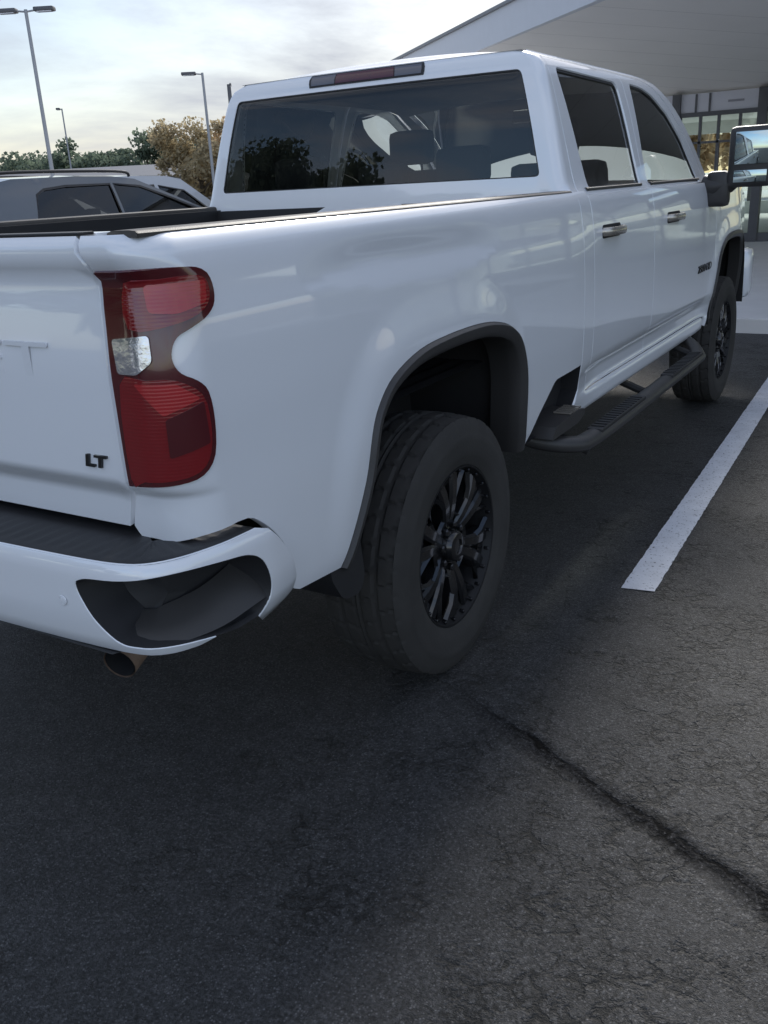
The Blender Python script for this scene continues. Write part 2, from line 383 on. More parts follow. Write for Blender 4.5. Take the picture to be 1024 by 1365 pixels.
# ================= ground =================
def asphalt():
    m=bpy.data.materials.new('asphalt'); m.use_nodes=True; t=m.node_tree; b=t.nodes['Principled BSDF']; N=t.nodes.new; L=t.links.new
    c=N('ShaderNodeTexCoord')
    def noise(s,d=5,r=.6,dist=0):
        n=N('ShaderNodeTexNoise'); n.inputs['Scale'].default_value=s; n.inputs['Detail'].default_value=d; n.inputs['Roughness'].default_value=r; n.inputs['Distortion'].default_value=dist; L(c.outputs['Object'],n.inputs['Vector']); return n
    def math_(op,a,b_=None,c_=None):
        n=N('ShaderNodeMath'); n.operation=op
        for i,q in enumerate((a,b_,c_)):
            if q is None: continue
            if isinstance(q,(int,float)): n.inputs[i].default_value=q
            else: L(q,n.inputs[i])
        return n.outputs[0]
    def ramp(x,a,b_,ca=0,cb=1):
        n=N('ShaderNodeMapRange'); n.inputs['From Min'].default_value=a; n.inputs['From Max'].default_value=b_; n.inputs['To Min'].default_value=ca; n.inputs['To Max'].default_value=cb; L(x,n.inputs['Value']); return n.outputs[0]
    big=noise(.8,4); mid=noise(7,6,.65); fine=noise(120,3,.7)
    # aggregate stones, some lightened in colour to stand in for small glints
    v=N('ShaderNodeTexVoronoi'); v.inputs['Scale'].default_value=170; L(c.outputs['Object'],v.inputs['Vector'])
    sp=N('ShaderNodeSeparateColor'); L(v.outputs['Color'],sp.inputs[0])
    stone_glint=math_('MULTIPLY',math_('GREATER_THAN',sp.outputs[0],.80),ramp(v.outputs['Distance'],.25,.5,1,0))
    # web of cracks, only in worn patches
    wob=noise(38,4,.7); ad=N('ShaderNodeVectorMath'); ad.operation='MULTIPLY_ADD'; L(wob.outputs['Color'],ad.inputs[0]); ad.inputs[1].default_value=(.045,.045,0); L(c.outputs['Object'],ad.inputs[2])
    sxx=N('ShaderNodeSeparateXYZ'); L(c.outputs['Object'],sxx.inputs[0]); cr=N('ShaderNodeTexVoronoi'); cr.feature='DISTANCE_TO_EDGE'; cr.inputs['Scale'].default_value=15; L(ad.outputs[0],cr.inputs['Vector'])
    cr2=N('ShaderNodeTexVoronoi'); cr2.feature='DISTANCE_TO_EDGE'; cr2.inputs['Scale'].default_value=31; L(ad.outputs[0],cr2.inputs['Vector'])
    pm=noise(3.2,6,.72); worn=ramp(math_('MULTIPLY_ADD',sxx.outputs[0],.08,pm.outputs['Fac']),.60,.69); pm2=noise(14,4,.6); brk=ramp(pm2.outputs['Fac'],.42,.52)
    crack=math_('MULTIPLY',math_('MULTIPLY',ramp(cr.outputs['Distance'],.025,.075,1,0),worn),brk)
    crack2=math_('MULTIPLY',math_('MULTIPLY',ramp(cr2.outputs['Distance'],.02,.08,1,0),worn),math_('MULTIPLY',brk,.7))
    crack=math_('MAXIMUM',crack,crack2); fk=noise(44,8,.82,.3); fl=math_('MULTIPLY',ramp(fk.outputs['Fac'],.56,.585),ramp(math_('MULTIPLY_ADD',sxx.outputs[0],.06,pm.outputs['Fac']),.52,.64)); crack=math_('MAXIMUM',crack,fl)
    # pits
    pv=N('ShaderNodeTexVoronoi'); pv.inputs['Scale'].default_value=38; L(c.outputs['Object'],pv.inputs['Vector']); ps=N('ShaderNodeSeparateColor'); L(pv.outputs['Color'],ps.inputs[0])
    pit=math_('MULTIPLY',math_('GREATER_THAN',ps.outputs[1],1.1),ramp(pv.outputs['Distance'],.12,.32,1,0))
    # the long seam running away from the rear wheel
    sx=N('ShaderNodeSeparateXYZ'); L(c.outputs['Object'],sx.inputs[0]); wn=noise(3.5,4,.6); wn2=noise(30,3,.6)
    # line through (1.16,-.21) and (2.08,-.66): normal (.439,.898)
    dl=math_('ADD',math_('MULTIPLY_ADD',sx.outputs[0],.439,math_('MULTIPLY',sx.outputs[1],.898)),-.322)
    dl=math_('ADD',dl,math_('MULTIPLY',math_('SUBTRACT',wn.outputs['Fac'],.5),.16))
    dl=math_('ADD',dl,math_('MULTIPLY',math_('SUBTRACT',wn2.outputs['Fac'],.5),.035))
    al=math_('MULTIPLY_ADD',sx.outputs[0],.898,math_('MULTIPLY',sx.outputs[1],-.439))
    gate=math_('MULTIPLY',ramp(al,.95,1.35),ramp(al,9,12,1,0))
    seam=math_('MULTIPLY',ramp(math_('ABSOLUTE',dl),.004,.012,1,0),gate)
    seam=math_('MULTIPLY',seam,ramp(pm2.outputs['Fac'],.40,.50))
    tar=math_('MULTIPLY',ramp(math_('ABSOLUTE',math_('ADD',dl,.015)),.012,.06,1,0),gate)
    # colour
    val=math_('MULTIPLY_ADD',big.outputs['Fac'],.020,.024)
    m3=noise(30,6,.7); val=math_('MULTIPLY',val,ramp(mid.outputs['Fac'],.3,.7,.75,1.30)); val=math_('MULTIPLY',val,ramp(m3.outputs['Fac'],.32,.68,.62,1.42))
    val=math_('MULTIPLY',val,ramp(fine.outputs['Fac'],.32,.68,.40,1.65))
    val=math_('MULTIPLY',val,ramp(sp.outputs[1],0,1,.50,1.5)); val=math_('MULTIPLY_ADD',stone_glint,.085,val)
    dark=math_('MULTIPLY',math_('SUBTRACT',1,math_('MULTIPLY',math_('MAXIMUM',crack,math_('MAXIMUM',seam,pit)),.93)),math_('SUBTRACT',1,math_('MULTIPLY',tar,.38)))
    val=math_('MULTIPLY',val,dark)
    cc=N('ShaderNodeCombineColor'); L(math_('MULTIPLY',val,1.0),cc.inputs[0]); L(math_('MULTIPLY',val,.985),cc.inputs[1]); L(math_('MULTIPLY',val,1.00),cc.inputs[2]); L(cc.outputs[0],b.inputs['Base Color'])
    b.inputs['Roughness'].default_value=.74; b.inputs['Specular IOR Level'].default_value=.42
    L(ramp(tar,0,1,.62,.90),b.inputs['Roughness']); L(ramp(tar,0,1,.5,.12),b.inputs['Specular IOR Level'])
    v8=N('ShaderNodeTexVoronoi'); v8.inputs['Scale'].default_value=75; v8.inputs['Randomness'].default_value=1; L(c.outputs['Object'],v8.inputs['Vector']); s8=N('ShaderNodeSeparateColor'); L(v8.outputs['Color'],s8.inputs[0]); vf=noise(320,2,.7); h=math_('MULTIPLY_ADD',vf.outputs['Fac'],.9,math_('MULTIPLY',fine.outputs['Fac'],.9)); h=math_('MULTIPLY_ADD',h,1.0,math_('MULTIPLY',math_('MULTIPLY',v8.outputs['Distance'],s8.outputs[0]),-.55))
    h=math_('SUBTRACT',h,math_('MULTIPLY',math_('MAXIMUM',crack,math_('MAXIMUM',seam,pit)),2.2))
    h=math_('MULTIPLY_ADD',mid.outputs['Fac'],.8,h); h=math_('MULTIPLY',h,math_('SUBTRACT',1,math_('MULTIPLY',tar,.6))); h=math_('SUBTRACT',h,math_('MULTIPLY',tar,1.6))
    bp=N('ShaderNodeBump'); bp.inputs['Strength'].default_value=1.0; bp.inputs['Distance'].default_value=.006; L(h,bp.inputs['Height']); L(bp.outputs['Normal'],b.inputs['Normal'])
    return m
b=MB(); b.grid(lambda a,t:(-400+800*a,-400+800*t,0),16,16); g=b.build('ground',asphalt(),None,smooth=False); g['kind']='structure'
linem=mat('line_paint',(.62,.63,.66),rough=.75,var=.22,vscale=9,bump=.6,bscale=140)
def worn_line_mat():
    m=linem; t=m.node_tree; b=t.nodes['Principled BSDF']; c=t.nodes.new('ShaderNodeTexCoord'); n=t.nodes.new('ShaderNodeTexNoise'); n.inputs['Scale'].default_value=80; n.inputs['Detail'].default_value=8; n.inputs['Roughness'].default_value=.7
    t.links.new(c.outputs['Object'],n.inputs['Vector']); r_=t.nodes.new('ShaderNodeMapRange'); r_.inputs['From Min'].default_value=.37; r_.inputs['From Max'].default_value=.41; t.links.new(n.outputs['Fac'],r_.inputs['Value'])
    x=t.nodes.new('ShaderNodeMix'); x.data_type='RGBA'; src=b.inputs['Base Color'].links[0].from_socket; x.inputs[6].default_value=(.05,.05,.05,1); t.links.new(r_.outputs[0],x.inputs['Factor']); t.links.new(src,x.inputs[7]); t.links.new(x.outputs[2],b.inputs['Base Color'])
worn_line_mat()
def line(x0,x1,ya,yb,sk=.0):
    b=MB(); n=260; V=[];F=[]
    rnd=random.Random(int(x0*100)+5)
    for i in range(n+1):
        y=ya+(yb-ya)*i/n; V+=[(x0+sk*(y-ya)+rnd.uniform(-.002,.002),y,.004),(x1+sk*(y-ya)+rnd.uniform(-.002,.002),y+ (.02 if i==0 else 0),.004)]
    for i in range(n): F.append((2*i,2*i+1,2*i+3,2*i+2))
    o=mk('parking_line',V,F,linem,None,False); o['kind']='structure'; return o
line(1.300,1.428,.80,7.0,-.028)
for k in (-1,-2,-3,-4): line(1.30+2.75*k,1.428+2.75*k,.80,7.0)
# pavement in front of the showroom
conc=mat('concrete',(.62,.605,.59),rough=.85,var=.12,vscale=3,bump=.4,bscale=60)
b=MB(); b.box((-30,7.20,-.05),(5.5,60,.130),bev=0); b.box((5.5,16.2,-.05),(16,40,.128)); sw=b.build('pavement',conc,None,smooth=False); sw['kind']='structure'
b=MB(); b.box((-30,7.05,-.05),(5.5,7.196,.145),bev=.012); b.box((5.504,7.05,-.05),(5.65,16.1,.145),bev=.012); kb=b.build('kerb',conc,None,smooth=False); kb['kind']='structure'
# ================= showroom =================
S_=thing('showroom_building','glass fronted showroom with a wide white overhanging canopy behind the pickup','building',(0,17.5,.13))
def inS(o): o.location=Vector(o.location)-Vector((0,17.5,.13)); return o
soff=mat('soffit_panel',(.80,.78,.75),rough=.7,var=.05,vscale=1.2)
fas=mat('fascia_metal',(.55,.57,.62),rough=.4,var=.04)
mull=mat('mullion_metal',(.10,.10,.11),rough=.5)
lav=mat('frosted_panel',(.60,.60,.66),rough=.5,var=.04)
wallw=mat('showroom_wall',(.7,.7,.68),rough=.8,var=.05)
# canopy edge line
E0=Vector((-2.336,11.166)); dv=Vector((-2.716,2.618)).normalized()
A=E0+dv*11.5; B_=E0-dv*13.0
nrm=Vector((-dv.y,dv.x)) # perpendicular
def sof(a,t):
    p=A.lerp(B_,a); x=p.x; y=p.y; x1=-6.5+26*a; z0=3.8; xq=x*(1-t)+x1*t; yq=y*(1-t)+17.6*t; return (xq,yq,z0*(1-t)+2.93*t)
b=MB(); b.grid(sof,40,20); inS(b.build('soffit',soff,S_))
for k in range(1,22):
    b=MB(); b.grid(lambda a,t,k=k:(lambda q:(q[0]+.012*(a-.5),q[1],q[2]-.004))(sof(k/22,t)),1,10); inS(b.build('panel_joint',mat('joint_grey',(.45,.44,.43)) if k==1 else bpy.data.materials['joint_grey'],S_))
for aa in ():
    for tt in (.25,.6):
        q=sof(aa,tt); b=MB(); b.lathe([(0,.16),(-.02,.155),(-.02,.12),(.0,.11),(.0,.0005)],24,'z',(q[0],q[1],q[2]-.006)); inS(b.build('downlight',fas,S_))
b=MB(); b.prism([(0,3.79),(0.0,4.30),(.16,4.30),(.16,3.79)],lambda a,z,dd:(A.x+(B_.x-A.x)*dd-(-dv.y)*0+ (dv.y)*a*1.0,A.y+(B_.y-A.y)*dd+(-dv.x)*a*1.0,z),0,1)
inS(fix_normals(b.build('fascia',fas,S_,angle=30)))
b=MB(); b.prism([(-.05,4.302),(-.05,4.35),(.3,4.35),(.3,4.302)],lambda a,z,dd:(A.x+(B_.x-A.x)*dd+(dv.y)*a,A.y+(B_.y-A.y)*dd+(-dv.x)*a,z),0,1)
inS(fix_normals(b.build('roof_edge',mat('roof_edge_metal',(.16,.17,.19),rough=.4),S_)))
b=MB(); b.grid(lambda a,t:((sof(a,t)[0]+.15),sof(a,t)[1]+.15,4.28),10,6); inS(b.build('roof',mat('flat_roof',(.3,.3,.3),rough=.9),S_))
# glass front
XW0,XW1=-6.4,14.0
for (xa,wd,nm) in ((-6.4,.2,'column'),(-2.72,.16,'column'),(-1.10,.17,'column'),(1.4,.17,'column'),(4.0,.17,'column'),(7,.17,'column'),(10,.17,'column'),(14,.2,'column')):
    b=MB(); b.box((xa-wd/2,17.36,.13),(xa+wd/2,17.60,2.95),bev=.008); inS(b.build(nm,mull,S_))
b=MB(); b.box((XW0,17.40,2.52),(XW1,17.52,2.60)); inS(b.build('transom',mull,S_,smooth=False))
b=MB(); b.box((XW0,17.41,.13),(XW1,17.51,.30)); inS(b.build('sill',mull,S_,smooth=False))
b=MB(); b.box((XW0,17.42,2.02),(XW1,17.50,2.06)); inS(b.build('glazing_bar',mull,S_,smooth=False))
for x in (-5.5,-4.6,-3.7,-2.25,-1.9,-1.5,-.4,.4,2.3,3.1,4.9,5.9,8,9,11,12,13):
    b=MB(); b.box((x-.025,17.42,.3),(x+.025,17.50,2.52)); inS(b.build('mullion',mull,S_,smooth=False))
for x in (-2.35,-2.09):
    b=MB(); b.box((x-.018,17.415,2.60),(x+.018,17.49,2.93)); inS(b.build('mullion',mull,S_,smooth=False))
b=MB(); b.box((XW0,17.44,2.60),(XW1,17.47,2.94)); inS(b.build('upper_panel',lav,S_,smooth=False))
b=MB(); b.box((XW0,17.45,.30),(XW1,17.456,2.52)); inS(b.build('glass_front',M_['clearglass'],S_,smooth=False))
b=MB(); b.box((-1.75,17.43,2.74),(-1.45,17.438,2.78)); inS(b.build('sign_strip',mat('grey_marking',(.3,.3,.34)),S_,smooth=False))
b=MB(); b.box((XW0,29.9,.13),(XW1,30.1,.5)); b.box((XW0,29.9,2.6),(XW1,30.1,4.3)); b.box((XW1-.1,17.6,.13),(XW1+.1,30.1,4.3)); b.box((XW0-.1,17.6,.13),(XW0+.1,30.1,.9)); b.box((XW0-.1,17.6,2.9),(XW0+.1,30.1,4.3)); inS(b.build('back_wall',wallw,S_,smooth=False))
b=MB(); b.box((XW0,17.6,2.96),(XW1,30,3.0)); inS(b.build('ceiling',wallw,S_,smooth=False))
for x in (-6.4,-3.4,-.4,2.6,5.6,8.6,11.6):
    b=MB(); b.box((x-.05,29.95,.5),(x+.05,30.05,2.6)); inS(b.build('rear_mullion',mull,S_,smooth=False))
# ================= the truck =================
T=thing('pickup_truck','white crew cab pickup truck in the foreground with black wheels and notched red tail light','pickup truck')
W_=M_['white']; K=M_['black']
TL=[(.838,1.421),(.842,1.251),(.849,.997)]+smooth_open([(.852,.996),(.903,.999),(.969,1.004),(1.015,1.016),(1.044,1.052),(1.052,1.121),(1.046,1.180),(1.026,1.206),(.997,1.224),(.984,1.246),(.984,1.270),(.996,1.293),(1.027,1.308),(1.07,1.326),(1.094,1.348),(1.096,1.382),(1.078,1.412),(1.035,1.421),(.962,1.423),(.842,1.4215)],3)
def tl_fix(q): # keep the left edge straight and the two left corners crisp
    return q
YS=-YOFF
def ys(pts): return [(y+YS,z) for y,z in pts]
ARCH=[(-.650,.612),(-.609,.690),(-.552,.826),(-.522,.941),(-.480,1.012),(-.399,1.073),(-.250,1.117),(-.065,1.131),(.141,1.130),(.284,1.114),(.399,1.083),(.485,1.025),(.532,.916),(.548,.740),(.575,.606)]
ARCHS=smooth_open(ARCH,4)
STEP=[(.600,.612),(.708,.705),(.86,.806),(1.163,.808),(1.163,.70),(1.085,.612)]
# bed side: from the tail gate seam round the corner and forward to the cab
corner=[(.814,.893),(.829,.870),(.854,.860),(.935,.872),(1.008,.884),(1.109,.884),(1.163,.853),(1.215,.802),(1.25,.745),(1.272,.644)]
top=ys([(1.165,.614+.2)])
def bed_outline():
    o=[(.822,1.486),(.822,1.46),(.834,1.43),(.836,1.415),(.846,.998)]+smooth_open(corner,3)
    o+=[(1.30,.630)]+ys(ARCHS)+ys([(.598,.604)])+rounded(ys(STEP[:4]),[.01,.03,.03,.0])
    o+=ys([(1.165,1.486)])
    return o
BO=bed_outline()
for mir in (False,True):
    bs=patch('bed_side',Sbody,BO,[TL],h=.015,depth=.03,m=W_,parent=T,mir=mir)
    sgn=-1 if mir else 1
    # inside wall, floor edge and rail cap
    b=MB()
    def capf(a,t):
        y=-1.175+a*2.335
        prof=[(.936,1.480),(.937,1.487),(.931,1.4915),(.915,1.493),(.872,1.493),(.858,1.489),(.855,1.48),(.855,1.40)]
        i=t*(len(prof)-1); k=min(int(i),len(prof)-2); q=i-k
        x=prof[k][0]*(1-q)+prof[k+1][0]*q; z=prof[k][1]*(1-q)+prof[k+1][1]*q
        return (sgn*x,y,z-.0)
    b.grid(capf,20,14)
    for e in (-1.175,1.16):
        b.prism([(.936,1.480),(.937,1.487),(.931,1.4915),(.915,1.493),(.872,1.493),(.858,1.489),(.855,1.48)],lambda x,z,dd:(sgn*x,e+dd,z),0,.003)
    fix_normals(b.build('bed_rail_cap',M_['cap'],T))
    b=MB(); b.box((sgn*.80 if sgn>0 else -.86,-1.10,.93),(.86 if sgn>0 else -.80,1.14,1.42),bev=.01) if False else b.box((min(sgn*.83,sgn*.862),-1.12,1.17),(max(sgn*.83,sgn*.862),1.14,1.475)); b.build('bed_inner_wall',K,T,smooth=False)
    # wheel arch moulding: outer strip, lip and well
    pr=[]; AR=ARCHS; c0=(-.08,.62)
    # inner outline by offsetting
    n=len(AR); inn=[]
    for i,(y,z) in enumerate(AR):
        a=AR[max(i-1,0)]; c=AR[min(i+1,n-1)]; tx,tz=c[0]-a[0],c[1]-a[1]; L=math.hypot(tx,tz); wd=.042+.006*math.sin(i/n*math.pi)
        inn.append((y+tz/L*wd,z-tx/L*wd))
    V=[];F=[]
    for i in range(n):
        (yo,zo),(yi,zi)=AR[i],inn[i]; xo=bodyW(yo,zo); 
        sec=[(-.006,yo,zo,0),(.007,yo,zo,.08),(.014,yo,zo,.2),(.013,yo,zo,.5),(.004,yo,zo,.82),(-.006,yo,zo,1.0),(-.05,yo,zo,1.0),(-.12,yo,zo,.8)]
        for (dx,_,_,t) in sec:
            y=yo+(yi-yo)*t; z=zo+(zi-zo)*t; V.append((sgn*(xo+dx),y,z))
    m_=8
    for i in range(n-1):
        for k in range(m_-1):
            q=(i*m_+k,i*m_+k+1,(i+1)*m_+k+1,(i+1)*m_+k); F.append(q if sgn>0 else q[::-1])
    o=mk('wheel_arch_trim',V,F,M_['trim'],T,True,None,40)
    # wheel well liner
    V=[];F=[]
    ring=AR
    for i,(y,z) in enumerate(ring):
        for x in (.97,.85,.70,.52): V.append((sgn*x,y,z+ (0.0 if x>.9 else .015)))
    for i in range(len(ring)-1):
        for k in range(3): F.append((i*4+k,i*4+k+1,(i+1)*4+k+1,(i+1)*4+k))
    b=len(V); V+=[(sgn*.52,y,z+.015) for y,z in ring]; F.append(tuple(range(b,b+len(ring))))
    mk('wheel_well_liner',V,F,M_['liner'],T,True,None,50)
    # mud flap behind the wheel
    b=MB(); b.prism(rounded([(-.69,.640),(-.60,.72),(-.55,.70),(-.53,.54),(-.56,.50),(-.64,.51),(-.69,.59)],.03),lambda y,z,dd:(sgn*dd,y,z),.80,.968); fix_normals(b.build('mud_flap',K,T))
# black backing behind seams of the bed
# --- tail gate
TG=[(-.806,1.486),(-.806,1.455),(-.818,1.43),(-.820,1.415),(-.833,.998),(-.800,.889)]
TG=TG+[(-x,z) for x,z in TG[::-1]]
tg=patch('tailgate',Sbody,TG,[],h=.03,depth=.03,m=W_,parent=T)
b=MB(); b.box((-.80,-1.155,.90),(.80,-1.105,1.455),bev=.008); b.build('tailgate_inner_panel',W_,tg)
b=MB(); b.box((-.797,-1.192,1.4865),(.797,-1.150,1.493),bev=.003); b.build('tailgate_cap',K,tg)
b=MB(); b.box((-.80,-1.149,1.45),(.80,-1.105,1.4895),bev=.004); b.build('tailgate_upper_edge',W_,tg)
Mt=Matrix.Translation((-.655,-1.1955,1.205))@Matrix.Rotation(R(90),4,'X')
text('stamped_lettering','CHEVROLET',.105,W_,tg,Mt,ext=.0022,width=1.311,bev=.0)
Mt=Matrix.Translation((.727,-1.2035,1.024))@Matrix.Rotation(R(90),4,'X')
text('trim_badge','LT',.036,M_['letter'],tg,Mt,ext=.004,shear=.12,width=.066,boldness=.0013)
b=MB(); b.box((-.16,-1.212,1.37),(.16,-1.19,1.41),bev=.006); b.build('tailgate_handle',K,tg)
# --- tail lights
for mir in (False,True):
    sgn=-1 if mir else 1
    hs=join_data('tail_light',[patch('x',Sbody,TL,[],h=.018,d=.006,depth=.03,mir=mir,only_data=True)],M_['darkred'],T)
    up=smooth_loop([(.905,1.398),(.975,1.404),(1.04,1.404),(1.075,1.393),(1.081,1.362),(1.06,1.338),(1.0,1.318),(.905,1.312)],3)
    patch('upper_lens',Sbody,up,[],h=.02,d=.0085,depth=.003,m=M_['redlens'],parent=hs,mir=mir)
    patch('upper_reflector',Sbody,rounded([(.945,1.392),(1.072,1.392),(1.068,1.350),(1.0,1.335),(.95,1.34)],.01),[],h=.02,d=.0105,depth=.002,m=M_['brightred'],parent=hs,mir=mir)
    lo=smooth_loop([(.866,1.205),(.93,1.215),(.985,1.212),(1.030,1.178),(1.040,1.12),(1.034,1.06),(1.01,1.026),(.965,1.014),(.90,1.010),(.862,1.012)],3)
    patch('lower_lens',Sbody,lo,[],h=.02,d=.0085,depth=.003,m=M_['redlens'],parent=hs,mir=mir)
    patch('lower_reflector',Sbody,rounded([(.905,1.209),(.985,1.206),(1.025,1.172),(.955,1.145)],.006),[],h=.02,d=.0105,depth=.002,m=M_['brightred'],parent=hs,mir=mir)
    patch('smoked_lens_corner',Sbody,rounded([(.958,1.138),(1.030,1.165),(1.034,1.08),(.958,1.06)],.006),[],h=.02,d=.0105,depth=.002,m=M_['darkred'],parent=hs,mir=mir)
    patch('reverse_lens',Sbody,rounded([(.857,1.292),(.945,1.300),(.947,1.250),(.915,1.226),(.866,1.226)],.008),[],h=.012,d=.0105,depth=.004,m=M_['clear'],parent=hs,mir=mir)
# --- rear bumper
OPEN=[(.786,.829),(.889,.834),(1.007,.842),(1.131,.834),(1.206,.824),(1.25,.79),(1.267,.745),(1.266,.70),(1.235,.657)]
OPENB=[(1.10,.672),(.994,.681),(.884,.681),(.826,.735),(.790,.79)]
endp=[(1.24,.870),(1.275,.858),(1.312,.820),(1.356,.764),(1.384,.70),(1.386,.66),(1.35,.628),(1.285,.622)]
half=[(0,.668),(.85,.667),(1.0,.664),(1.13,.662)]
OPU=smooth_open([(.790,.822),(.82,.832),(.889,.836),(1.007,.843),(1.131,.836),(1.200,.824),(1.243,.795),(1.264,.745),(1.262,.70),(1.235,.657)],5)
OPL=smooth_open([(1.10,.6665),(1.05,.674),(.994,.679),(.92,.682),(.875,.690),(.826,.735),(.793,.79),(.787,.815)],5)
right=[(.0,.668),(.85,.666),(1.0,.660),(1.06,.660)]+OPL+OPU+endp[::-1]+[(.6,.870),(0,.870)]
left=[(-s,z) for s,z in right[1:-1]][::-1]
bo=right[:]+left
bp=patch('rear_bumper',Sbump,bo,[],h=.02,depth=.022,m=W_,parent=T)
# step pad on top: between the bumper's upper edge and the tail gate
b=MB()
def pad(a,t):
    l=-1.302+2.604*a; L=abs(l); x,y=BX(L),BY(L); e=1e-3
    tx,ty=BX(L+e)-BX(L-e),BY(L+e)-BY(L-e); q=math.hypot(tx,ty); nx,ny=ty/q,-tx/q
    k=.012+.20*t; z=.867+(.003 if t>.06 else 0)-.012*sstep(1.21,1.27,L)-.035*sstep(1.265,1.305,L)
    X=x-nx*k; Y=min(y-ny*k,-.93) if L<1.0 else y-ny*k
    return (math.copysign(max(X,0) if L>.01 else 0,l),Y,z+ .0015*(math.sin(l*160) if .15<t<.6 else 0))
b.grid(pad,260,16); o=fix_normals(b.build('step_pad',K,bp))
for sgn in (1,-1):
    # recessed corner step: walls turned in from the opening plus an inclined shelf
    V=[];F=[]
    loop=resample(OPU+[(1.17,.655)]+OPL,.02); n=len(loop)
    for (s,z) in loop:
        p=off(Sbump,s,z,-.004); nn=snormal(Sbump,s,z)*orient(Sbump)
        for k,(dd,sh) in enumerate(((0.0,0),(.010,.002),(.03,.008),(.06,.018),(.10,.03))):
            cs,cz=1.03,.76; ss=s+(cs-s)*sh*3; zz=z+(cz-z)*sh*3
            p=off(Sbump,ss,zz,-.003-dd); V.append((sgn*p.x,p.y,p.z))
    for i in range(n):
        j=(i+1)%n
        for k in range(4): F.append((5*i+k,5*i+k+1,5*j+k+1,5*j+k))
    cidx=len(V); p=off(Sbump,1.03,.76,-.104); V.append((sgn*p.x,p.y,p.z))
    for i in range(n): F.append((5*i+4,5*((i+1)%n)+4,cidx))
    ins=fix_normals(mk('corner_step',V,F,K,bp,True,None,75))
    # shelf ridge inside
    b=MB()
    def shelf(a,t):
        s=.83+.43*a; z=.676+.020*sstep(.6,1,a)+(.03+.05*a)*t; p=off(Sbump,s,z,-.010-.088*t); return (sgn*p.x,p.y,p.z)
    b.grid(shelf,16,4); b.build('step_tread',M_['trim'],bp)
    # lower lip of the black insert
    b=MB()
    def lip(a,t):
        s=.84+.46*a; z=.664-.002*a-.05*t; p=off(Sbump,s,z,-.014-.02*t); return (sgn*p.x,p.y,p.z)
    b.grid(lip,16,4); b.build('lower_valance',K,bp)
    # parking sensors
    for s_,z_ in ((.745,.772),(.30,.775)):
        p=off(Sbump,s_,z_,.0015); nn=snormal(Sbump,s_,z_)*orient(Sbump)
        bm=MB(); bm.lathe([(0,.0115),(.0015,.0105),(.0015,.0085),(.0005,.0082),(.0018,.0075),(.0022,.0001)],20,'z')
        o=bm.build('parking_sensor',W_,bp); o.rotation_euler=Vector((nn.x*sgn,nn.y,nn.z)).to_track_quat('Z','Y').to_euler(); o.location=(sgn*p.x,p.y,p.z)
b=MB(); b.grid(lambda a,t:(-.86+1.72*a,-1.33+.0*t+.16*t,.668-.012*math.sin(t*3.14)),12,6); b.build('bumper_underside',K,bp)
b=MB(); b.box((-.8,-1.18,.66),(.8,-1.11,.86),bev=.005); b.box((-.05,-1.34,.52),(.05,-.9,.62),bev=.01); b.build('hitch_receiver',M_['under'],T)
# exhaust
b=MB(); P=[(.52,-.45,.60),(.56,-.75,.58),(.63,-.98,.555),(.675,-1.165,.515)]
b.tube(smooth_open(P,5),.042,20,cap=False); ex=b.build('exhaust_pipe',M_['rust'],T); b=MB(); b.tube(smooth_open([(.52,-.45,.60),(.56,-.75,.58),(.63,-.98,.555),(.6746,-1.1635,.5154)],5),.0385,20,cap=False); b.build('sooty_inner_wall',M_['gap'],ex)
# --- bed interior
b=MB(); b.grid(lambda a,t:(-.84+1.68*a,-1.11+2.25*t,.93+.006*(1 if int(a*48)%2 else 0)),48,2); b.box((-.84,1.10,.93),(.84,1.14,1.47)); b.build('bed_floor',K,T,smooth=False)
b=MB(); b.box((-.93,1.085,1.40),(.93,1.10,1.478)); 
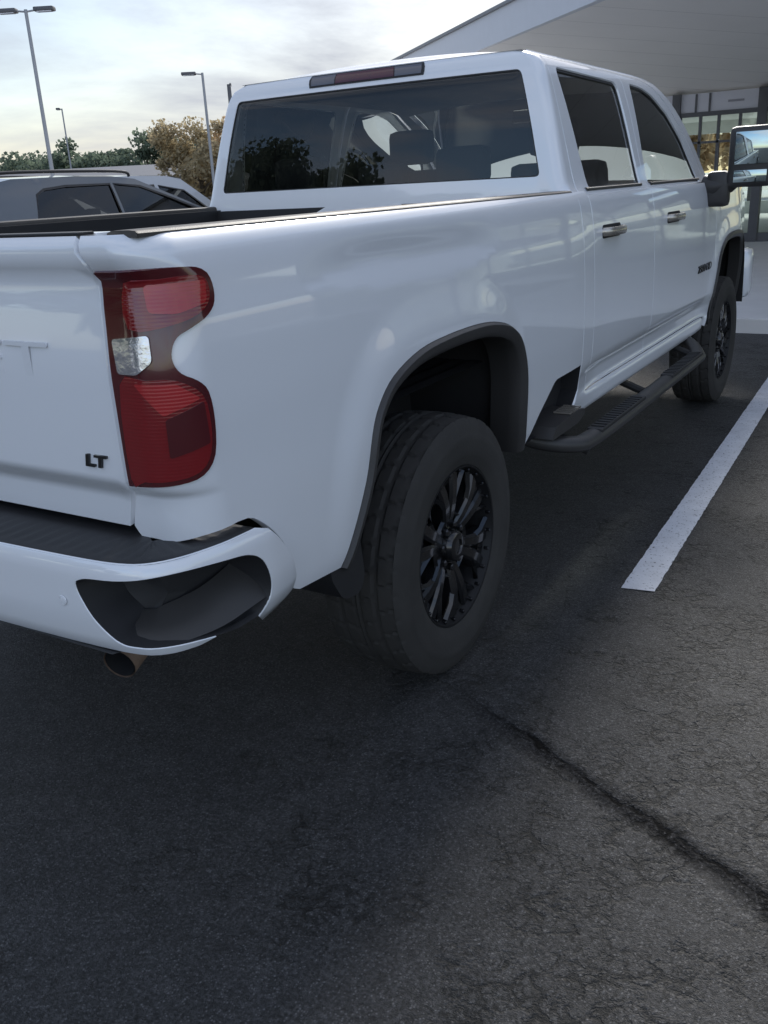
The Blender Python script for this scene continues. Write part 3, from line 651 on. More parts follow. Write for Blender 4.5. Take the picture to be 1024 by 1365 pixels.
# --- doors, fenders
def strip_poly(y0,y1,z0=.655,z1=1.49): return ys([(y0,z0),(y1,z0),(y1,z1),(y0,z1)])
G=.0035
ARF=[(3.60,.60),(3.61,.68),(3.62,.80),(3.645,.92),(3.71,1.05),(3.83,1.12),(3.98,1.148),(4.15,1.152),(4.30,1.148),(4.47,1.13),(4.60,1.07),(4.675,.95),(4.71,.80),(4.73,.60)]
ARFS=smooth_open(ARF,4)
for mir in (False,True):
    sgn=-1 if mir else 1
    cs=join_data('cab_corner',[patch('x',Sbody,ys([(1.171,1.486),(1.171,.82),(1.171,.808),(1.175,.700),(1.088,.606),(1.10,.585),(3.40,.585),(3.50,.60),(3.50,.668),(1.30,.668),(1.30,1.486)]),[],h=.03,depth=.02,mir=mir,only_data=True)],W_,T)
    cs.name='rocker_panel'
    def door(y0,y1,win,frame,name,badge=False):
        low=ys([(y0+G,.671),(y1-G,.671),(y1-G,1.47),(y0+G,1.47)])
        d1=patch('x',Sbody,low,[],h=.03,depth=.02,mir=mir,only_data=True)
        d2=patch('x',Scab,[(y-GOFF,z) for y,z in frame],[[(y-GOFF,z) for y,z in win]],h=.02,depth=.02,mir=mir,only_data=True)
        dr=join_data(name,[d1,d2],W_,T)
        wl=[(y-GOFF,z) for y,z in win]
        patch('window',Scab,wl,[],h=.04,d=-.014,depth=0,m=(M_['priv'] if y0<2 else M_['tint']),parent=dr,mir=mir)
        io=offset_loop(resample(wl,.03),.011)
        patch('window_seal',Scab,wl,[io],h=.025,d=-.009,depth=.004,m=K,parent=dr,mir=mir)
        # belt moulding
        bb=MB(); yb0=min(y for y,z in win)+.02; yb1=max(y for y,z in win if z<1.52)-.02
        zb=1.489
        def belt(a,t):
            y=yb0+(yb1-yb0)*a; prof=[(-.004,-.004),(.006,-.003),(.007,.006),(.001,.010),(-.008,.010)]; k=int(round(t*4)); dx,dz=prof[k]
            p=Scab(y-GOFF,zb); return (sgn*(p[0]+dx),p[1],zb+dz)
        bb.grid(belt,12,4); fix_normals(bb.build('belt_moulding',M_['trim'],dr))
        # handle
        yh=y0+.235 if y0<2 else y0+.36
        hx=bodyW(yh,1.318)
        hb=MB()
        path=[(hx-.012,yh-.115,1.318),(hx+.022,yh-.105,1.319),(hx+.036,yh-.05,1.319),(hx+.038,yh+.05,1.318),(hx+.024,yh+.108,1.317),(hx-.012,yh+.118,1.317)]
        path=[(sgn*x,y,z) for x,y,z in path]
        hb.tube(smooth_open(path,4),.0165,10,sx=.6,sz=1.1); hd=fix_normals(hb.build('door_handle',M_['handle'],dr))
        hb=MB(); hb.prism(rounded([(yh-.125,1.292),(yh+.125,1.290),(yh+.13,1.345),(yh-.12,1.347)],.02),lambda y,z,dd:(sgn*(bodyW(y,z)+dd),y,z),-.004,.0018); fix_normals(hb.build('handle_recess',M_['gap'],dr))
        return dr
    WR=rounded([(1.405,1.494),(2.165,1.494),(2.135,1.950),(1.325,1.962)],[.02,.02,.05,.05])
    WF=rounded([(2.285,1.493),(3.43,1.478),(3.37,1.545),(3.18,1.705),(2.95,1.835),(2.72,1.920),(2.56,1.950),(2.345,1.958)],[.02,.02,.02,0,0,.03,.05,.04])
    FR=[(1.262,1.474),(2.232,1.474),(2.232,1.992),(1.236,1.996),(1.245,1.73)]
    FF=[(2.238,1.474),(3.60,1.474),(3.46,1.60),(3.25,1.738),(3.02,1.865),(2.78,1.958),(2.62,1.985),(2.238,1.992)]
    door(1.303,2.235,WR,FR,'rear_door')
    fd=door(2.235,3.62,WF,FF,'front_door')
    hx=.994
    Mt=(Matrix.Translation((hx,3.20,.965)) @ Matrix(((0,0,1,0),(1,0,0,0),(0,1,0,0),(0,0,0,1)))) if sgn>0 else (Matrix.Translation((-hx,3.50,.965)) @ Matrix(((0,0,-1,0),(-1,0,0,0),(0,1,0,0),(0,0,0,1))))
    text('model_badge','2500 HD',.062,M_['letter'],fd,Mt,ext=.005,shear=.15,width=.34)
    # front fender
    fo=ys([(3.62+G,.70),(3.50,.665),(3.508,.60)]+ARFS+[(4.90,.60),(4.98,1.38),(4.6,1.425),(4.0,1.455),(3.62+G,1.478)])
    fo=ys([(3.62+G,.70),(3.60,.668),(3.595,.60)]+ARFS[1:]+[(4.86,.60),(4.93,1.36),(4.6,1.425),(4.0,1.455),(3.62+G,1.474)])
    patch('front_fender',Sbody,fo,[],h=.03,depth=.03,m=W_,parent=T,mir=mir)
    V=[];F=[]; n=len(ARFS)
    for i,(y,z) in enumerate(ARFS):
        a=ARFS[max(i-1,0)]; c=ARFS[min(i+1,n-1)]; tx,tz=c[0]-a[0],c[1]-a[1]; L=math.hypot(tx,tz); xo=bodyW(y,z)
        for dx,t in ((-.006,0),(.010,.1),(.012,.5),(-.004,1),(-.08,1)): V.append((sgn*(xo+dx),y+tz/L*.045*t,z-tx/L*.045*t))
    for i in range(n-1):
        for k in range(4): 
            q=(i*5+k,i*5+k+1,(i+1)*5+k+1,(i+1)*5+k); F.append(q if sgn>0 else q[::-1])
    mk('wheel_arch_trim',V,F,M_['trim'],T,True,None,40)
    V=[];F=[]
    for i,(y,z) in enumerate(ARFS):
        for x in (.99,.80,.50): V.append((sgn*x,y,z+.01))
    for i in range(n-1):
        for k in range(2): F.append((i*3+k,i*3+k+1,(i+1)*3+k+1,(i+1)*3+k))
    b0=len(V); V+=[(sgn*.50,y,z+.01) for y,z in ARFS]; F.append(tuple(range(b0,b0+n)))
    mk('wheel_well_liner',V,F,M_['liner'],T,True,None,50)
    # bed step ahead of the rear wheel
    b=MB(); 
    sp=[(y,z) for y,z in STEP]
    b.prism(sp,lambda y,z,dd:(sgn*(.90+dd*.0+dd),y,z),0,.002)
    n=len(sp); 
    for i in range(n):
        (ya,za),(yb,zb)=sp[i],sp[(i+1)%n]; b.add([(sgn*.90,ya,za),(sgn*(bodyW(ya,za)-.002),ya,za),(sgn*(bodyW(yb,zb)-.002),yb,zb),(sgn*.90,yb,zb)],[(0,1,2,3)])
    bs2=fix_normals(b.build('bed_step',K,T))
    b=MB(); b.prism(rounded([(.72,.600),(.76,.645),(1.02,.655),(1.09,.645),(1.10,.62),(1.02,.600)],.012),lambda y,z,dd:(sgn*dd,y,z),.90,1.035)
    fix_normals(b.build('step_tread',M_['trim'],bs2))
    b=MB()
    for k in range(5): b.box((min(sgn*.96,sgn*1.032),.93+k*.028,.6545),(max(sgn*.96,sgn*1.032),.945+k*.028,.6615))
    b.build('tread_ribs',M_['handle'],bs2,smooth=False)
    # running board
    b=MB()
    path=[(.86,.76,.60),(.97,.84,.555),(1.045,.94,.53),(1.065,1.06,.520),(1.07,1.5,.515),(1.07,2.2,.515),(1.07,2.9,.515),(1.05,3.05,.52),(.97,3.2,.555),(.86,3.26,.60)]
    b.tube(smooth_open([(sgn*x,y,z) for x,y,z in path],5),.039,20,sx=1.15,sz=.85)
    rb=fix_normals(b.build('running_board',M_['trim'],T))
    for (ya,yb) in ((1.12,1.78),(2.28,2.98)):
        b=MB(); b.box((min(sgn*1.037,sgn*1.103),ya,.530),(max(sgn*1.037,sgn*1.103),yb,.5525),bev=.006)
        k=ya+.04
        while k<yb-.03: b.box((min(sgn*1.042,sgn*1.098),k,.552),(max(sgn*1.042,sgn*1.098),k+.016,.557)); k+=.04
        b.build('step_pad',K,rb,smooth=False)
    for yb in (1.0,2.02,3.05):
        b=MB(); b.tube([(sgn*.62,yb,.62),(sgn*.85,yb,.58),(sgn*1.09,yb,.49)],.02,8); b.build('bracket',M_['under'],rb)
    # mirror
    b=MB(); 
    mm=thing('tmp','x','x') if False else None
    def rb_box(cx,cy,cz,hx_,hy,hz,rr=.03,tilt=0):
        q=MB(); q.box((cx-hx_,cy-hy,cz-hz),(cx+hx_,cy+hy,cz+hz),bev=rr); return q
    q=rb_box(sgn*1.20,3.47,1.60,.125,.075,.165,.032)
    # arm: from the door up to the head
    q.tube([(sgn*.93,3.45,1.46),(sgn*1.0,3.45,1.44),(sgn*1.08,3.46,1.46),(sgn*1.14,3.47,1.50)],[.055,.062,.055,.04],12,sx=1,sz=1.0)
    q.box((min(sgn*.96,sgn*1.09),3.40,1.33),(max(sgn*.96,sgn*1.09),3.50,1.53),bev=.03)
    mir_o=fix_normals(q.build('side_mirror',M_['trim'],T,angle=60))
    q=MB(); q.box((sgn*1.205-.092,3.389,1.56),(sgn*1.205+.092,3.394,1.735),bev=.002); q.build('mirror_glass',M_['mirror'],mir_o)
    q=MB(); q.box((sgn*1.205-.090,3.389,1.462),(sgn*1.205+.090,3.394,1.528),bev=.002); q.build('blind_spot_glass',M_['mirror'],mir_o)
# --- greenhouse shell: rear panel, corner pillars, roof rails
dc=[(1.252,1.474),(1.240,1.73),(1.231,2.000)]
top_in=[(2.238,1.996),(2.62,1.989),(2.79,1.962),(3.03,1.870),(3.26,1.744),(3.47,1.606),(3.61,1.482)]
top_out=[(3.74,1.482),(3.58,1.62),(3.36,1.775),(3.12,1.893),(2.86,1.978),(2.66,2.004),(2.30,2.018),(1.6,2.02),(1.27,2.02)]
half=[(0,1.42),(1.17-GOFF,1.42),(1.252-GOFF,1.42)]+[(y-GOFF,z) for y,z in dc+top_in+top_out]+[(G1,2.02),(.4,2.02),(0,2.02)]
shell=half+[(-s,z) for s,z in half[1:-1]][::-1]
rw=[(-.756,1.550),(.756,1.550),(.757,1.950),(-.757,1.950)]
rwh=rounded(rw,.022)
cabs=patch('cab_shell',Scab,shell,[rwh],h=.026,depth=.03,m=W_,parent=T)
o=patch('cab_lining',Scab,shell,[offset_loop(resample(rwh,.05),-.0)],h=.05,d=-.032,depth=0,m=M_['headliner'],parent=T)
o=patch('rear_window',Scab,rwh,[],h=.05,d=-.006,depth=0,m=M_['priv'],parent=T)
patch('window_seal',Scab,rwh,[offset_loop(resample(rwh,.03),.005)],h=.03,d=-.003,depth=.004,m=K,parent=o)
lamp=[(-.335,2.015),(-.31,1.968),(.31,1.968),(.335,2.015)]
bl=patch('brake_light',Scab,lamp,[],h=.02,d=.004,depth=.02,m=K,parent=T)
patch('red_lens',Scab,[(-.165,2.008),(-.160,1.974),(.160,1.974),(.165,2.008)],[],h=.02,d=.0065,depth=.004,m=M_['darkred'],parent=bl)
for sg in (1,-1):
    patch('cargo_lamp_lens',Scab,[(sg*.318,2.008),(sg*.300,1.974),(sg*.166,1.974),(sg*.171,2.008)],[],h=.02,d=.0065,depth=.004,m=mat('smoked_lens',(.11,.105,.12),rough=.2,coat=1),parent=bl)
# roof
ZT=curve([(1.2,2.02),(1.27,2.02),(1.6,2.02),(2.30,2.018),(2.66,2.004),(2.86,1.978),(3.12,1.893)])
def roof(a,t,dz=0):
    y=1.20+(2.90-1.20)*t; u_=2*a-1; ye=max(y,1.27); z=ZT(ye); s=y-GOFF
    if y<1.27:
        # rear edge follows the shell
        t2=(y-1.20)/.07
    x=Scab(max(y,1.27)-GOFF,z)[0]
    c=.042*(1-abs(u_)**2.6)*sstep(1.18,1.38,y)
    yy=y
    if y<1.30:
        yb=Scab(u_*.74,2.02)[1]; yy=yb+(y-1.20)/.10*(1.30-yb)
        if abs(u_)>.97: pass
    return (u_*x,yy,z+c+dz)
b=MB(); b.grid(lambda a,t:roof(a,t),44,44); b.build('roof',W_,T,angle=60)
b=MB(); b.grid(lambda a,t:roof(a,t,-.03),12,20); b.build('headliner',M_['headliner'],T)
# roof drip edge strip
for sgn in (1,-1):
    b=MB(); P=[]
    for k in range(30):
        y=1.30+k*.055; z=ZT(y); x=Scab(y-GOFF,z)[0]; P.append((sgn*(x-.012),y,z+.002))
    b.tube(P,.006,6); b.build('roof_ditch_moulding',W_,T)
# windshield: pillar line to pillar line
PL=curve([(0,0),(1,1)])
pil=[(2.86,1.978),(3.12,1.893),(3.36,1.775),(3.58,1.62),(3.74,1.482)]
pil=smooth_open(pil,4)
def ws(a,t,d=0):
    i=t*(len(pil)-1); k=min(int(i),len(pil)-2); q=i-k; y=pil[k][0]*(1-q)+pil[k+1][0]*q; z=pil[k][1]*(1-q)+pil[k+1][1]*q
    x=Scab(y-GOFF,z)[0]-.05; u_=2*a-1
    return (u_*x,y+.16*(1-u_*u_)*(.25+.75*t),z+.03*(1-u_*u_)*(1-t)+d)
b=MB(); b.grid(ws,20,16); b.build('windshield',M_['shieldglass'],T)
for sgn in (1,-1):
    b=MB()
    def ap(a,t):
        i=t*(len(pil)-1); k=min(int(i),len(pil)-2); q=i-k; y=pil[k][0]*(1-q)+pil[k+1][0]*q; z=pil[k][1]*(1-q)+pil[k+1][1]*q
        x=Scab(y-GOFF,z)[0]; return (sgn*(x-.055*a),y+.012*math.sin(a*3.14),z-.002*a)
    b.grid(ap,4,16); b.build('front_pillar',W_,T)
# hood and front end
def hood(a,t):
    u_=2*a-1; y=3.66+1.24*t; w0=(.945-.02*t); z=1.475-.05*t-.05*sstep(.75,1,t)+.035*(1-u_*u_)-.02*sstep(.93,1,abs(u_))
    return (u_*w0,y+.06*(1-u_*u_)*t,z)
b=MB(); b.grid(hood,30,20); b.build('hood',W_,T)
b=MB(); b.box((-.86,4.86,1.02),(.86,4.95,1.38),bev=.03); b.build('grille',K,T)
for k in range(4):
    b=MB(); b.box((-.62,4.94,1.06+k*.08),(.62,4.965,1.09+k*.08),bev=.006); b.build('grille_bar',M_['chrome'],T)
for sgn in (1,-1):
    b=MB(); b.box((min(sgn*.64,sgn*.90),4.90,1.15),(max(sgn*.64,sgn*.90),4.972,1.33),bev=.02); b.build('headlight',M_['clear'],T)
b=MB(); b.box((-1.01,4.79,.62),(1.01,5.02,.98),bev=.06); b.build('front_bumper',W_,T,angle=60)
# --- cabin
b=MB(); b.box((-.86,1.22,.72),(.86,3.55,.76)); b.box((-.86,3.45,.76),(.86,3.75,1.44),bev=.03); b.box((-.80,1.16,.76),(.80,1.18,1.50)); b.build('dashboard',M_['cabin'],T)
def seat(x,y,w0,zt=1.50,name='seat',bench=False):
    b=MB(); b.box((x-w0,y-.02,.90),(x+w0,y+.50,1.08),bev=.05)
    V0=len(b.V); b.box((x-w0*.95,y-.10,1.0),(x+w0*.95,y+.05,zt),bev=.05)
    for i in range(V0,len(b.V)):
        v=b.V[i]; b.V[i]=(v[0],v[1]-(v[2]-1.0)*.22,v[2])
    return fix_normals(b.build(name,M_['cloth'],T,angle=60))
def headrest(par,x,y,z,w0=.14,h=.19):
    b=MB(); b.box((x-w0,y-.05,z),(x+w0,y+.05,z+h),bev=.04); b.tube([(x-.06,y,z-.08),(x-.06,y,z+.03)],.007,6); b.tube([(x+.06,y,z-.08),(x+.06,y,z+.03)],.007,6)
    return fix_normals(b.build('headrest',M_['cloth'],par,angle=60))
rs=seat(0,1.50,.70,1.50,'rear_seat')
for x in (-.47,.40): headrest(rs,x,1.30,1.53,.12,.16)
headrest(rs,0,1.30,1.52,.12,.12)
for x in (-.42,.42):
    s_=seat(x,2.55,.27,1.62,'front_seat'); headrest(s_,x,2.33,1.65,.13,.18)
b=MB()
for k in range(1): b.lathe([(0.0,.19),(.012,.20),(.024,.19),(.012,.18),(0,.19)],36,'y',(-.42,3.22,1.33))
b.box((-.60,3.225,1.32),(-.24,3.24,1.35)); b.build('steering_wheel',M_['cabin'],T)
b=MB(); b.box((-.11,3.02,1.86),(.11,3.05,1.93),bev=.012); b.build('rear_view_mirror',K,T)
# --- chassis
b=MB()
for sx_ in (-.45,.45): b.box((sx_-.04,-1.1,.56),(sx_+.04,4.8,.72),bev=.01)
b.tube([(-.80,0,.43),(.80,0,.43)],.055,14); b.tube([(-.70,4.11,.43),(.70,4.11,.43)],.04,12)
b.lathe([(-.17,.04),(-.12,.13),(0,.17),(.12,.13),(.17,.04)],20,'x',(0,0,.43)); b.tube([(0,.1,.45),(0,2.2,.60)],.045,10)
b.box((-.38,-.95,.60),(.38,-.45,.80),bev=.03); b.box((-.80,1.3,.60),(.80,3.3,.70),bev=.02)
for sx_ in (-.52,.52): b.tube([(sx_,-.75,.58),(sx_,0,.50),(sx_,.75,.58)],.03,8,sx=1.1,sz=.6)
fix_normals(b.build('undercarriage',M_['under'],T))
b=MB(); b.tube([(.86,4.2,1.44),(.86,4.17,1.72)],.004,6); b.build('antenna',K,T)
# --- wheels
def tyre_mesh():
    RT=.430; n=288; prof=[(-.120,.262),(-.134,.285),(-.142,.32),(-.1435,.36),(-.1375,.395),(-.130,.412),(-.122,.421)]
    # sidewall rings with a rim protector and a fine bead line
    outer=[(.120,.262),(.124,.268),(.128,.270),(.134,.285),(.1385,.300),(.1395,.303),(.1415,.32),(.1435,.35),(.1435,.365),(.142,.368),(.1385,.385),(.1345,.398),(.129,.412),(.122,.421)]
    inner=[(-a,b_) for a,b_ in outer[::-1]]
    m_=28; tread=[]
    for k in range(m_+1):
        x=-.118+.236*k/m_; tread.append((x,.430-.010*(abs(x)/.118)**3))
    pr=inner[::-1][::-1]
    pr=[(a,b_) for a,b_ in sorted(inner,key=lambda q:0)]
    prof=[(-a,b_) for a,b_ in outer]+tread+[(a,b_) for a,b_ in outer[::-1]]
    V=[];F=[];K_=len(prof)
    for i in range(n):
        a=2*math.pi*i/n
        for j,(x,r_) in enumerate(prof):
            if len(outer)<=j<len(outer)+m_+1:
                k=j-len(outer)
                groove = k in (6,7,13,15,21,22)
                seg=(i+ (3 if 8<=k<=12 else 6 if 16<=k<=20 else 0) + int(abs(k-14)*.35))%9
                if groove or (seg in (0,) and k not in (14,)) : r_-=.006
            elif j>=len(outer)-2 and j<len(outer) or (len(prof)-len(outer)<=j<len(prof)-len(outer)+2):
                if i%9 in (0,): r_-=.005; 
            V.append((x,r_*math.cos(a),r_*math.sin(a)))
    for i in range(n):
        j=(i+1)%n
        for q in range(K_-1): F.append((i*K_+q,i*K_+q+1,j*K_+q+1,j*K_+q))
    return V,F
def rim_data():
    b=MB()
    b.lathe([(.122,.270),(.128,.268),(.127,.262),(.112,.255),(.100,.246),(.04,.238),(-.10,.232),(-.12,.262)],72,'x',mi=1)
    # brake disc and drum behind
    b.lathe([(.0,.02),(.0,.17),(-.03,.17),(-.03,.02)],40,'x')
    for k in range(24):
        a=2*math.pi*k/24; b.lathe([(.108,.0065),(.121,.006),(.123,.004),(.123,.0002)],8,'x',(0,.2525*math.cos(a),.2525*math.sin(a)))
    for k in range(6):
        a0=2*math.pi*k/6+.26
        for sg in (-1,1):
            # branch leaving each spoke half way out towards its neighbour
            p0=(.100,.150,a0+sg*.19); p1=(.104,.248,a0+sg*.44)
            P_=[(h_,rr*math.cos(an),rr*math.sin(an)) for h_,rr,an in (p0,((p0[0]+p1[0])/2+.004,(p0[1]+p1[1])/2,(p0[2]+p1[2])/2),p1)]; b.tube(P_,[.012,.010,.011],4)
            P_=[(.092,.105*math.cos(a0+sg*q),.105*math.sin(a0+sg*q)) for q in (.17,.34,.53)]; b.tube(P_,.009,4)
        for sg in (-1,1):
            # each spoke: tapered bar from the hub face to the rim, split in two
            r0,r1=.060,.250; a_in=a0+sg*.17; a_out=a0+sg*.20
            pts=[]
            for t in (0,.25,.5,.75,1):
                rr=r0+(r1-r0)*t; an=a_in+(a_out-a_in)*t - sg*.10*math.sin(t*math.pi)*.3
                pts.append((rr,an,.088-.0*t+.012*math.sin(t*math.pi)+.018*t,.018+.008*t))
            V=[];F=[]
            for rr,an,h,wd in pts:
                ca,sa=math.cos(an),math.sin(an)
                for (dw,dh) in ((-wd-.004,-.045),(-wd,-.004),(-wd*.6,0.004),(wd*.6,.004),(wd,-.004),(wd+.004,-.045)):
                    V.append((h+dh,rr*ca-dw*sa,rr*sa+dw*ca))
            for i in range(len(pts)-1):
                for q in range(5): F.append((i*6+q,i*6+q+1,(i+1)*6+q+1,(i+1)*6+q))
            b.add(V,F)
        # web bridging the pair near the rim
        V=[];F=[]
        for t in (0,1):
            rr=.215+.035*t
            for q in range(5):
                an=a0+(-.18+.09*q); V.append((.098+.004*t,rr*math.cos(an),rr*math.sin(an)))
        for q in range(4): F.append((q,q+1,5+q+1,5+q))
        b.add(V,F)
    b.lathe([(.05,.085),(.082,.088),(.092,.080),(.092,.058),(.084,.055)],40,'x')
    return b
def hub_data():
    b=MB(); b.lathe([(.085,.056),(.108,.054),(.122,.046),(.126,.036),(.126,.026),(.121,.024),(.121,.0005)],36,'x')
    for k in range(8):
        a=2*math.pi*k/8+.2; b.lathe([(.088,.0125),(.106,.012),(.110,.008),(.110,.0003)],6,'x',(0,.072*math.cos(a),.072*math.sin(a)))
    return b
tV,tF=tyre_mesh()
tm=None
def wheel(y,sgn):
    global tm
    if tm is None:
        o=mk('tyre',tV,tF,M_['rubber'],None,True,None,28); fix_normals(o)
        rmo=fix_normals(rim_data().build('rim',[M_['gloss'],M_['barrel']],None,angle=30)); h=fix_normals(hub_data().build('hub_cap',M_['gloss'],None,angle=30))
        tm=(o.data,rmo.data,h.data)
        for q in (o,rmo,h): bpy.data.objects.remove(q)
    wo=bpy.data.objects.new('wheel',None); C.objects.link(wo); wo.parent=T; wo.location=(sgn*.865,y,.430); wo.rotation_euler=(0.4,0,0) if sgn>0 else (0,0,math.pi)
    for nm,me in zip(('tyre','rim','hub_cap'),tm):
        q=bpy.data.objects.new(nm,me); C.objects.link(q); q.parent=wo
for y in (0,4.11):
    for sgn in (1,-1): wheel(y,sgn)
# ================= cars in the next rows =================
def car(name,label,cat,loc,L,Wd,H,prof,belt,wins,paint,group=None,rails=False,wb=(.19,.80),rz=0):
    """prof: silhouette of the upper body, list of (y,z,kind) from rear to front; kind names the strip that follows"""
    root=thing(name,label,cat,loc,rz,group)
    hw=Wd/2
    def wx(z):
        t=sstep(belt-.02,H,z); return hw*(1-.03*sstep(.5,0.2,z)) - .045*sstep(.55,belt,z)*0 - (hw*.26)*max(0,(z-belt)/(H-belt))**1.25 if z>belt else hw-.03*abs(z-.75)
    rw=.345; yr,yf=L*wb[0],L*wb[1]
    bot=[]
    for yc in (yf,yr):
        bot.append((yc+rw+.07,.25)); 
        for k in range(0,13): a=math.pi*k/12; bot.append((yc+(rw+.06)*math.cos(a),.33+(rw+.06)*math.sin(a)))
        bot.append((yc-rw-.07,.25))
    sil=[(y,z) for y,z,_ in prof]+bot
    body=MB()
    Sx=lambda y,z:(wx(z),y,z)
    for mir in (False,True):
        V,F,nl=patch2(Sx,resample(sil,.12),[w_ for w_ in wins],mir)
        body.add(V,F)
    # top strips
    strips={}
    pp=[(y,z) for y,z,_ in prof]
    for i in range(len(prof)-1):
        (y0,z0,k),(y1,z1,_)=prof[i],prof[i+1]
        q=strips.setdefault(k,MB()) if k!='body' else body
        def fn(a,t,y0=y0,z0=z0,y1=y1,z1=z1):
            y=y0+(y1-y0)*t; z=z0+(z1-z0)*t; x=wx(z); u_=2*a-1; cr=1-u_*u_
            bow=.09 if z>belt-.1 else .05
            return (u_*x,y+(bow*cr*(1 if y>L/2 else -1) if abs(z1-z0)>abs(y1-y0)*.25 else 0),z+.03*cr)
        q.grid(fn,12,3)
    fix_normals(body.build('body',paint,root,angle=40))
    for k,q in strips.items(): fix_normals(q.build(k,M_['darkglass'] if 'window' in k else (M_['darkglass'] if 'windshield' in k else K),root))
    for w_ in wins:
        for sg in (1,-1):
            q=MB(); q.add([(sg*(wx(z)-.012),y,z) for y,z in w_],[tuple(range(len(w_)))]); fix_normals(q.build('window',M_['darkglass'],root))
            q=MB(); io=offset_loop(w_,.025); V=[(sg*(wx(z)+.002),y,z) for y,z in w_]+[(sg*(wx(z)+.002),y,z) for y,z in io]; n=len(w_)
            q.add(V,[(i,(i+1)%n,n+(i+1)%n,n+i) for i in range(n)]); fix_normals(q.build('window_trim',K,root))
    q=MB(); q.box((-hw+.12,.5,.28),(hw-.12,L-.5,.36)); q.box((-hw+.14,L*.25,.36),(hw-.14,L*.62,.80)); q.build('cabin_floor',M_['cabin'],root,smooth=False)
    for x in (-.38,.38):
        for y in (L*.36,L*.53):
            q=MB(); q.box((x-.24,y-.08,.8),(x+.24,y+.05,belt+.10),bev=.05); q.box((x-.12,y-.07,belt+.12),(x+.12,y+.02,belt+.30),bev=.04); q.build('seat',M_['cloth'],root)
    for yc in (yr,yf):
        for sg in (1,-1):
            q=MB(); q.lathe([(-.11,.21),(-.11,.30),(-.09,rw-.005),(0,rw),(.09,rw-.005),(.11,.30),(.11,.21)],32,'x')
            wh=bpy.data.objects.new('wheel',None); C.objects.link(wh); wh.parent=root; wh.location=(sg*(hw-.12),yc,rw)
            fix_normals(q.build('tyre',M_['rubber'],wh)); q=MB(); q.lathe([(.10,.21),(.06,.20),(.05,.03),(.07,.0005)],24,'x')
            for k in range(5):
                a=2*math.pi*k/5; q.tube([(.075,.03*math.cos(a),.03*math.sin(a)),(.10,.205*math.cos(a),.205*math.sin(a))],.022,6)
            q=fix_normals(q.build('rim',M_['chrome'],wh)); 
            if sg<0: wh.rotation_euler=(0,0,math.pi)
    if rails:
        for sg in (1,-1):
            ys_=[p for p in pp if p[1]>H-.09]; y0,y1=ys_[0][0]+.08,ys_[-1][0]-.05
            q=MB(); q.tube(smooth_open([(sg*(wx(H-.02)-.02),y0,H-.01),(sg*(wx(H-.02)-.02),y0+.12,H+.045),(sg*(wx(H-.02)-.02),(y0+y1)/2,H+.055),(sg*(wx(H-.02)-.02),y1-.12,H+.040),(sg*(wx(H-.02)-.02),y1,H-.015)],5),.018,8); q.build('roof_rail',K,root)
    for sg in (1,-1):
        q=MB(); q.box((min(sg*(hw-.02),sg*(hw+.17)),L*.655,belt+.0),(max(sg*(hw-.02),sg*(hw+.17)),L*.655+.10,belt+.14),bev=.03); q.build('side_mirror',paint,root)
        q=MB(); q.box((min(sg*(hw-.25),sg*(hw-.06)),.02,.80),(max(sg*(hw-.25),sg*(hw-.06)),.12,.98),bev=.02); q.build('tail_light',M_['redlens'],root)
    return root
def patch2(S,outer,holes,mir):
    holes=[resample(h_,.12) for h_ in holes]; pts=[];edges=[]
    for q in [outer]+holes:
        b=len(pts); pts+=q; n=len(q); edges+=[(b+i,b+(i+1)%n) for i in range(n)]
    x0=min(p[0] for p in outer); x1=max(p[0] for p in outer); y0=min(p[1] for p in outer); y1=max(p[1] for p in outer); bd=np.array(pts); h=.09
    for i in range(int((x1-x0)/h)+1):
        for j in range(int((y1-y0)/h)+1):
            p=(x0+h*(i+.5),y0+h*(j+.5))
            if np.min((bd[:,0]-p[0])**2+(bd[:,1]-p[1])**2)<(.05)**2: continue
            if inpoly(p,outer) and not any(inpoly(p,q) for q in holes): pts.append(p)
    V2,E2,F2,_,_,_=delaunay_2d_cdt([Vector(p) for p in pts],edges,[],0,1e-6); F=[]
    for f_ in F2:
        c=(sum(V2[i].x for i in f_)/3,sum(V2[i].y for i in f_)/3)
        if inpoly(c,outer) and not any(inpoly(c,q) for q in holes): F.append(tuple(f_) if not mir else tuple(f_)[::-1])
    V=[]
    for q in V2:
        p=S(q.x,q.y); V.append((p[0]*(-1 if mir else 1),p[1],p[2]))
    return V,F,None
silver=mat('silver_paint',(.42,.44,.46),rough=.3,metal=.35,coat=1,var=.03)
dsilver=mat('dark_silver_paint',(.13,.138,.145),rough=.3,metal=.4,coat=1,var=.03)
pearl=mat('pearl_paint',(.66,.68,.70),rough=.3,coat=1,var=.02)
# silhouette (distance from rear, height)
def suv_prof(H):
    return [(.10,.30,'body'),(.02,.55,'body'),(.03,.95,'body'),(.10,1.12,'rear_window'),(.42,H-.13,'body'),(.38,H-.07,'body'),(.70,H-.015,'body'),(1.5,H,'body'),(2.30,H-.015,'body'),(2.62,H-.07,'windshield'),(3.62,1.14,'body'),(4.05,1.06,'body'),(4.55,.93,'body'),(4.78,.72,'body'),(4.80,.40,'body'),(4.72,.28,'body')]
Hs=1.83
sp1=[(.10,.30,'body'),(.02,.55,'body'),(.03,.95,'body'),(.10,1.14,'rear_window'),(.36,Hs-.15,'body'),(.28,Hs-.07,'body'),(.62,Hs-.015,'body'),(1.5,Hs,'body'),(2.05,Hs-.01,'body'),(2.40,Hs-.045,'windshield'),(4.10,1.14,'body'),(4.5,1.06,'body'),(4.85,.93,'body'),(5.08,.72,'body'),(5.10,.40,'body'),(5.02,.28,'body')]
w1=[(.72,1.22),(.98,1.20),(.92,1.62),(.83,1.60)]
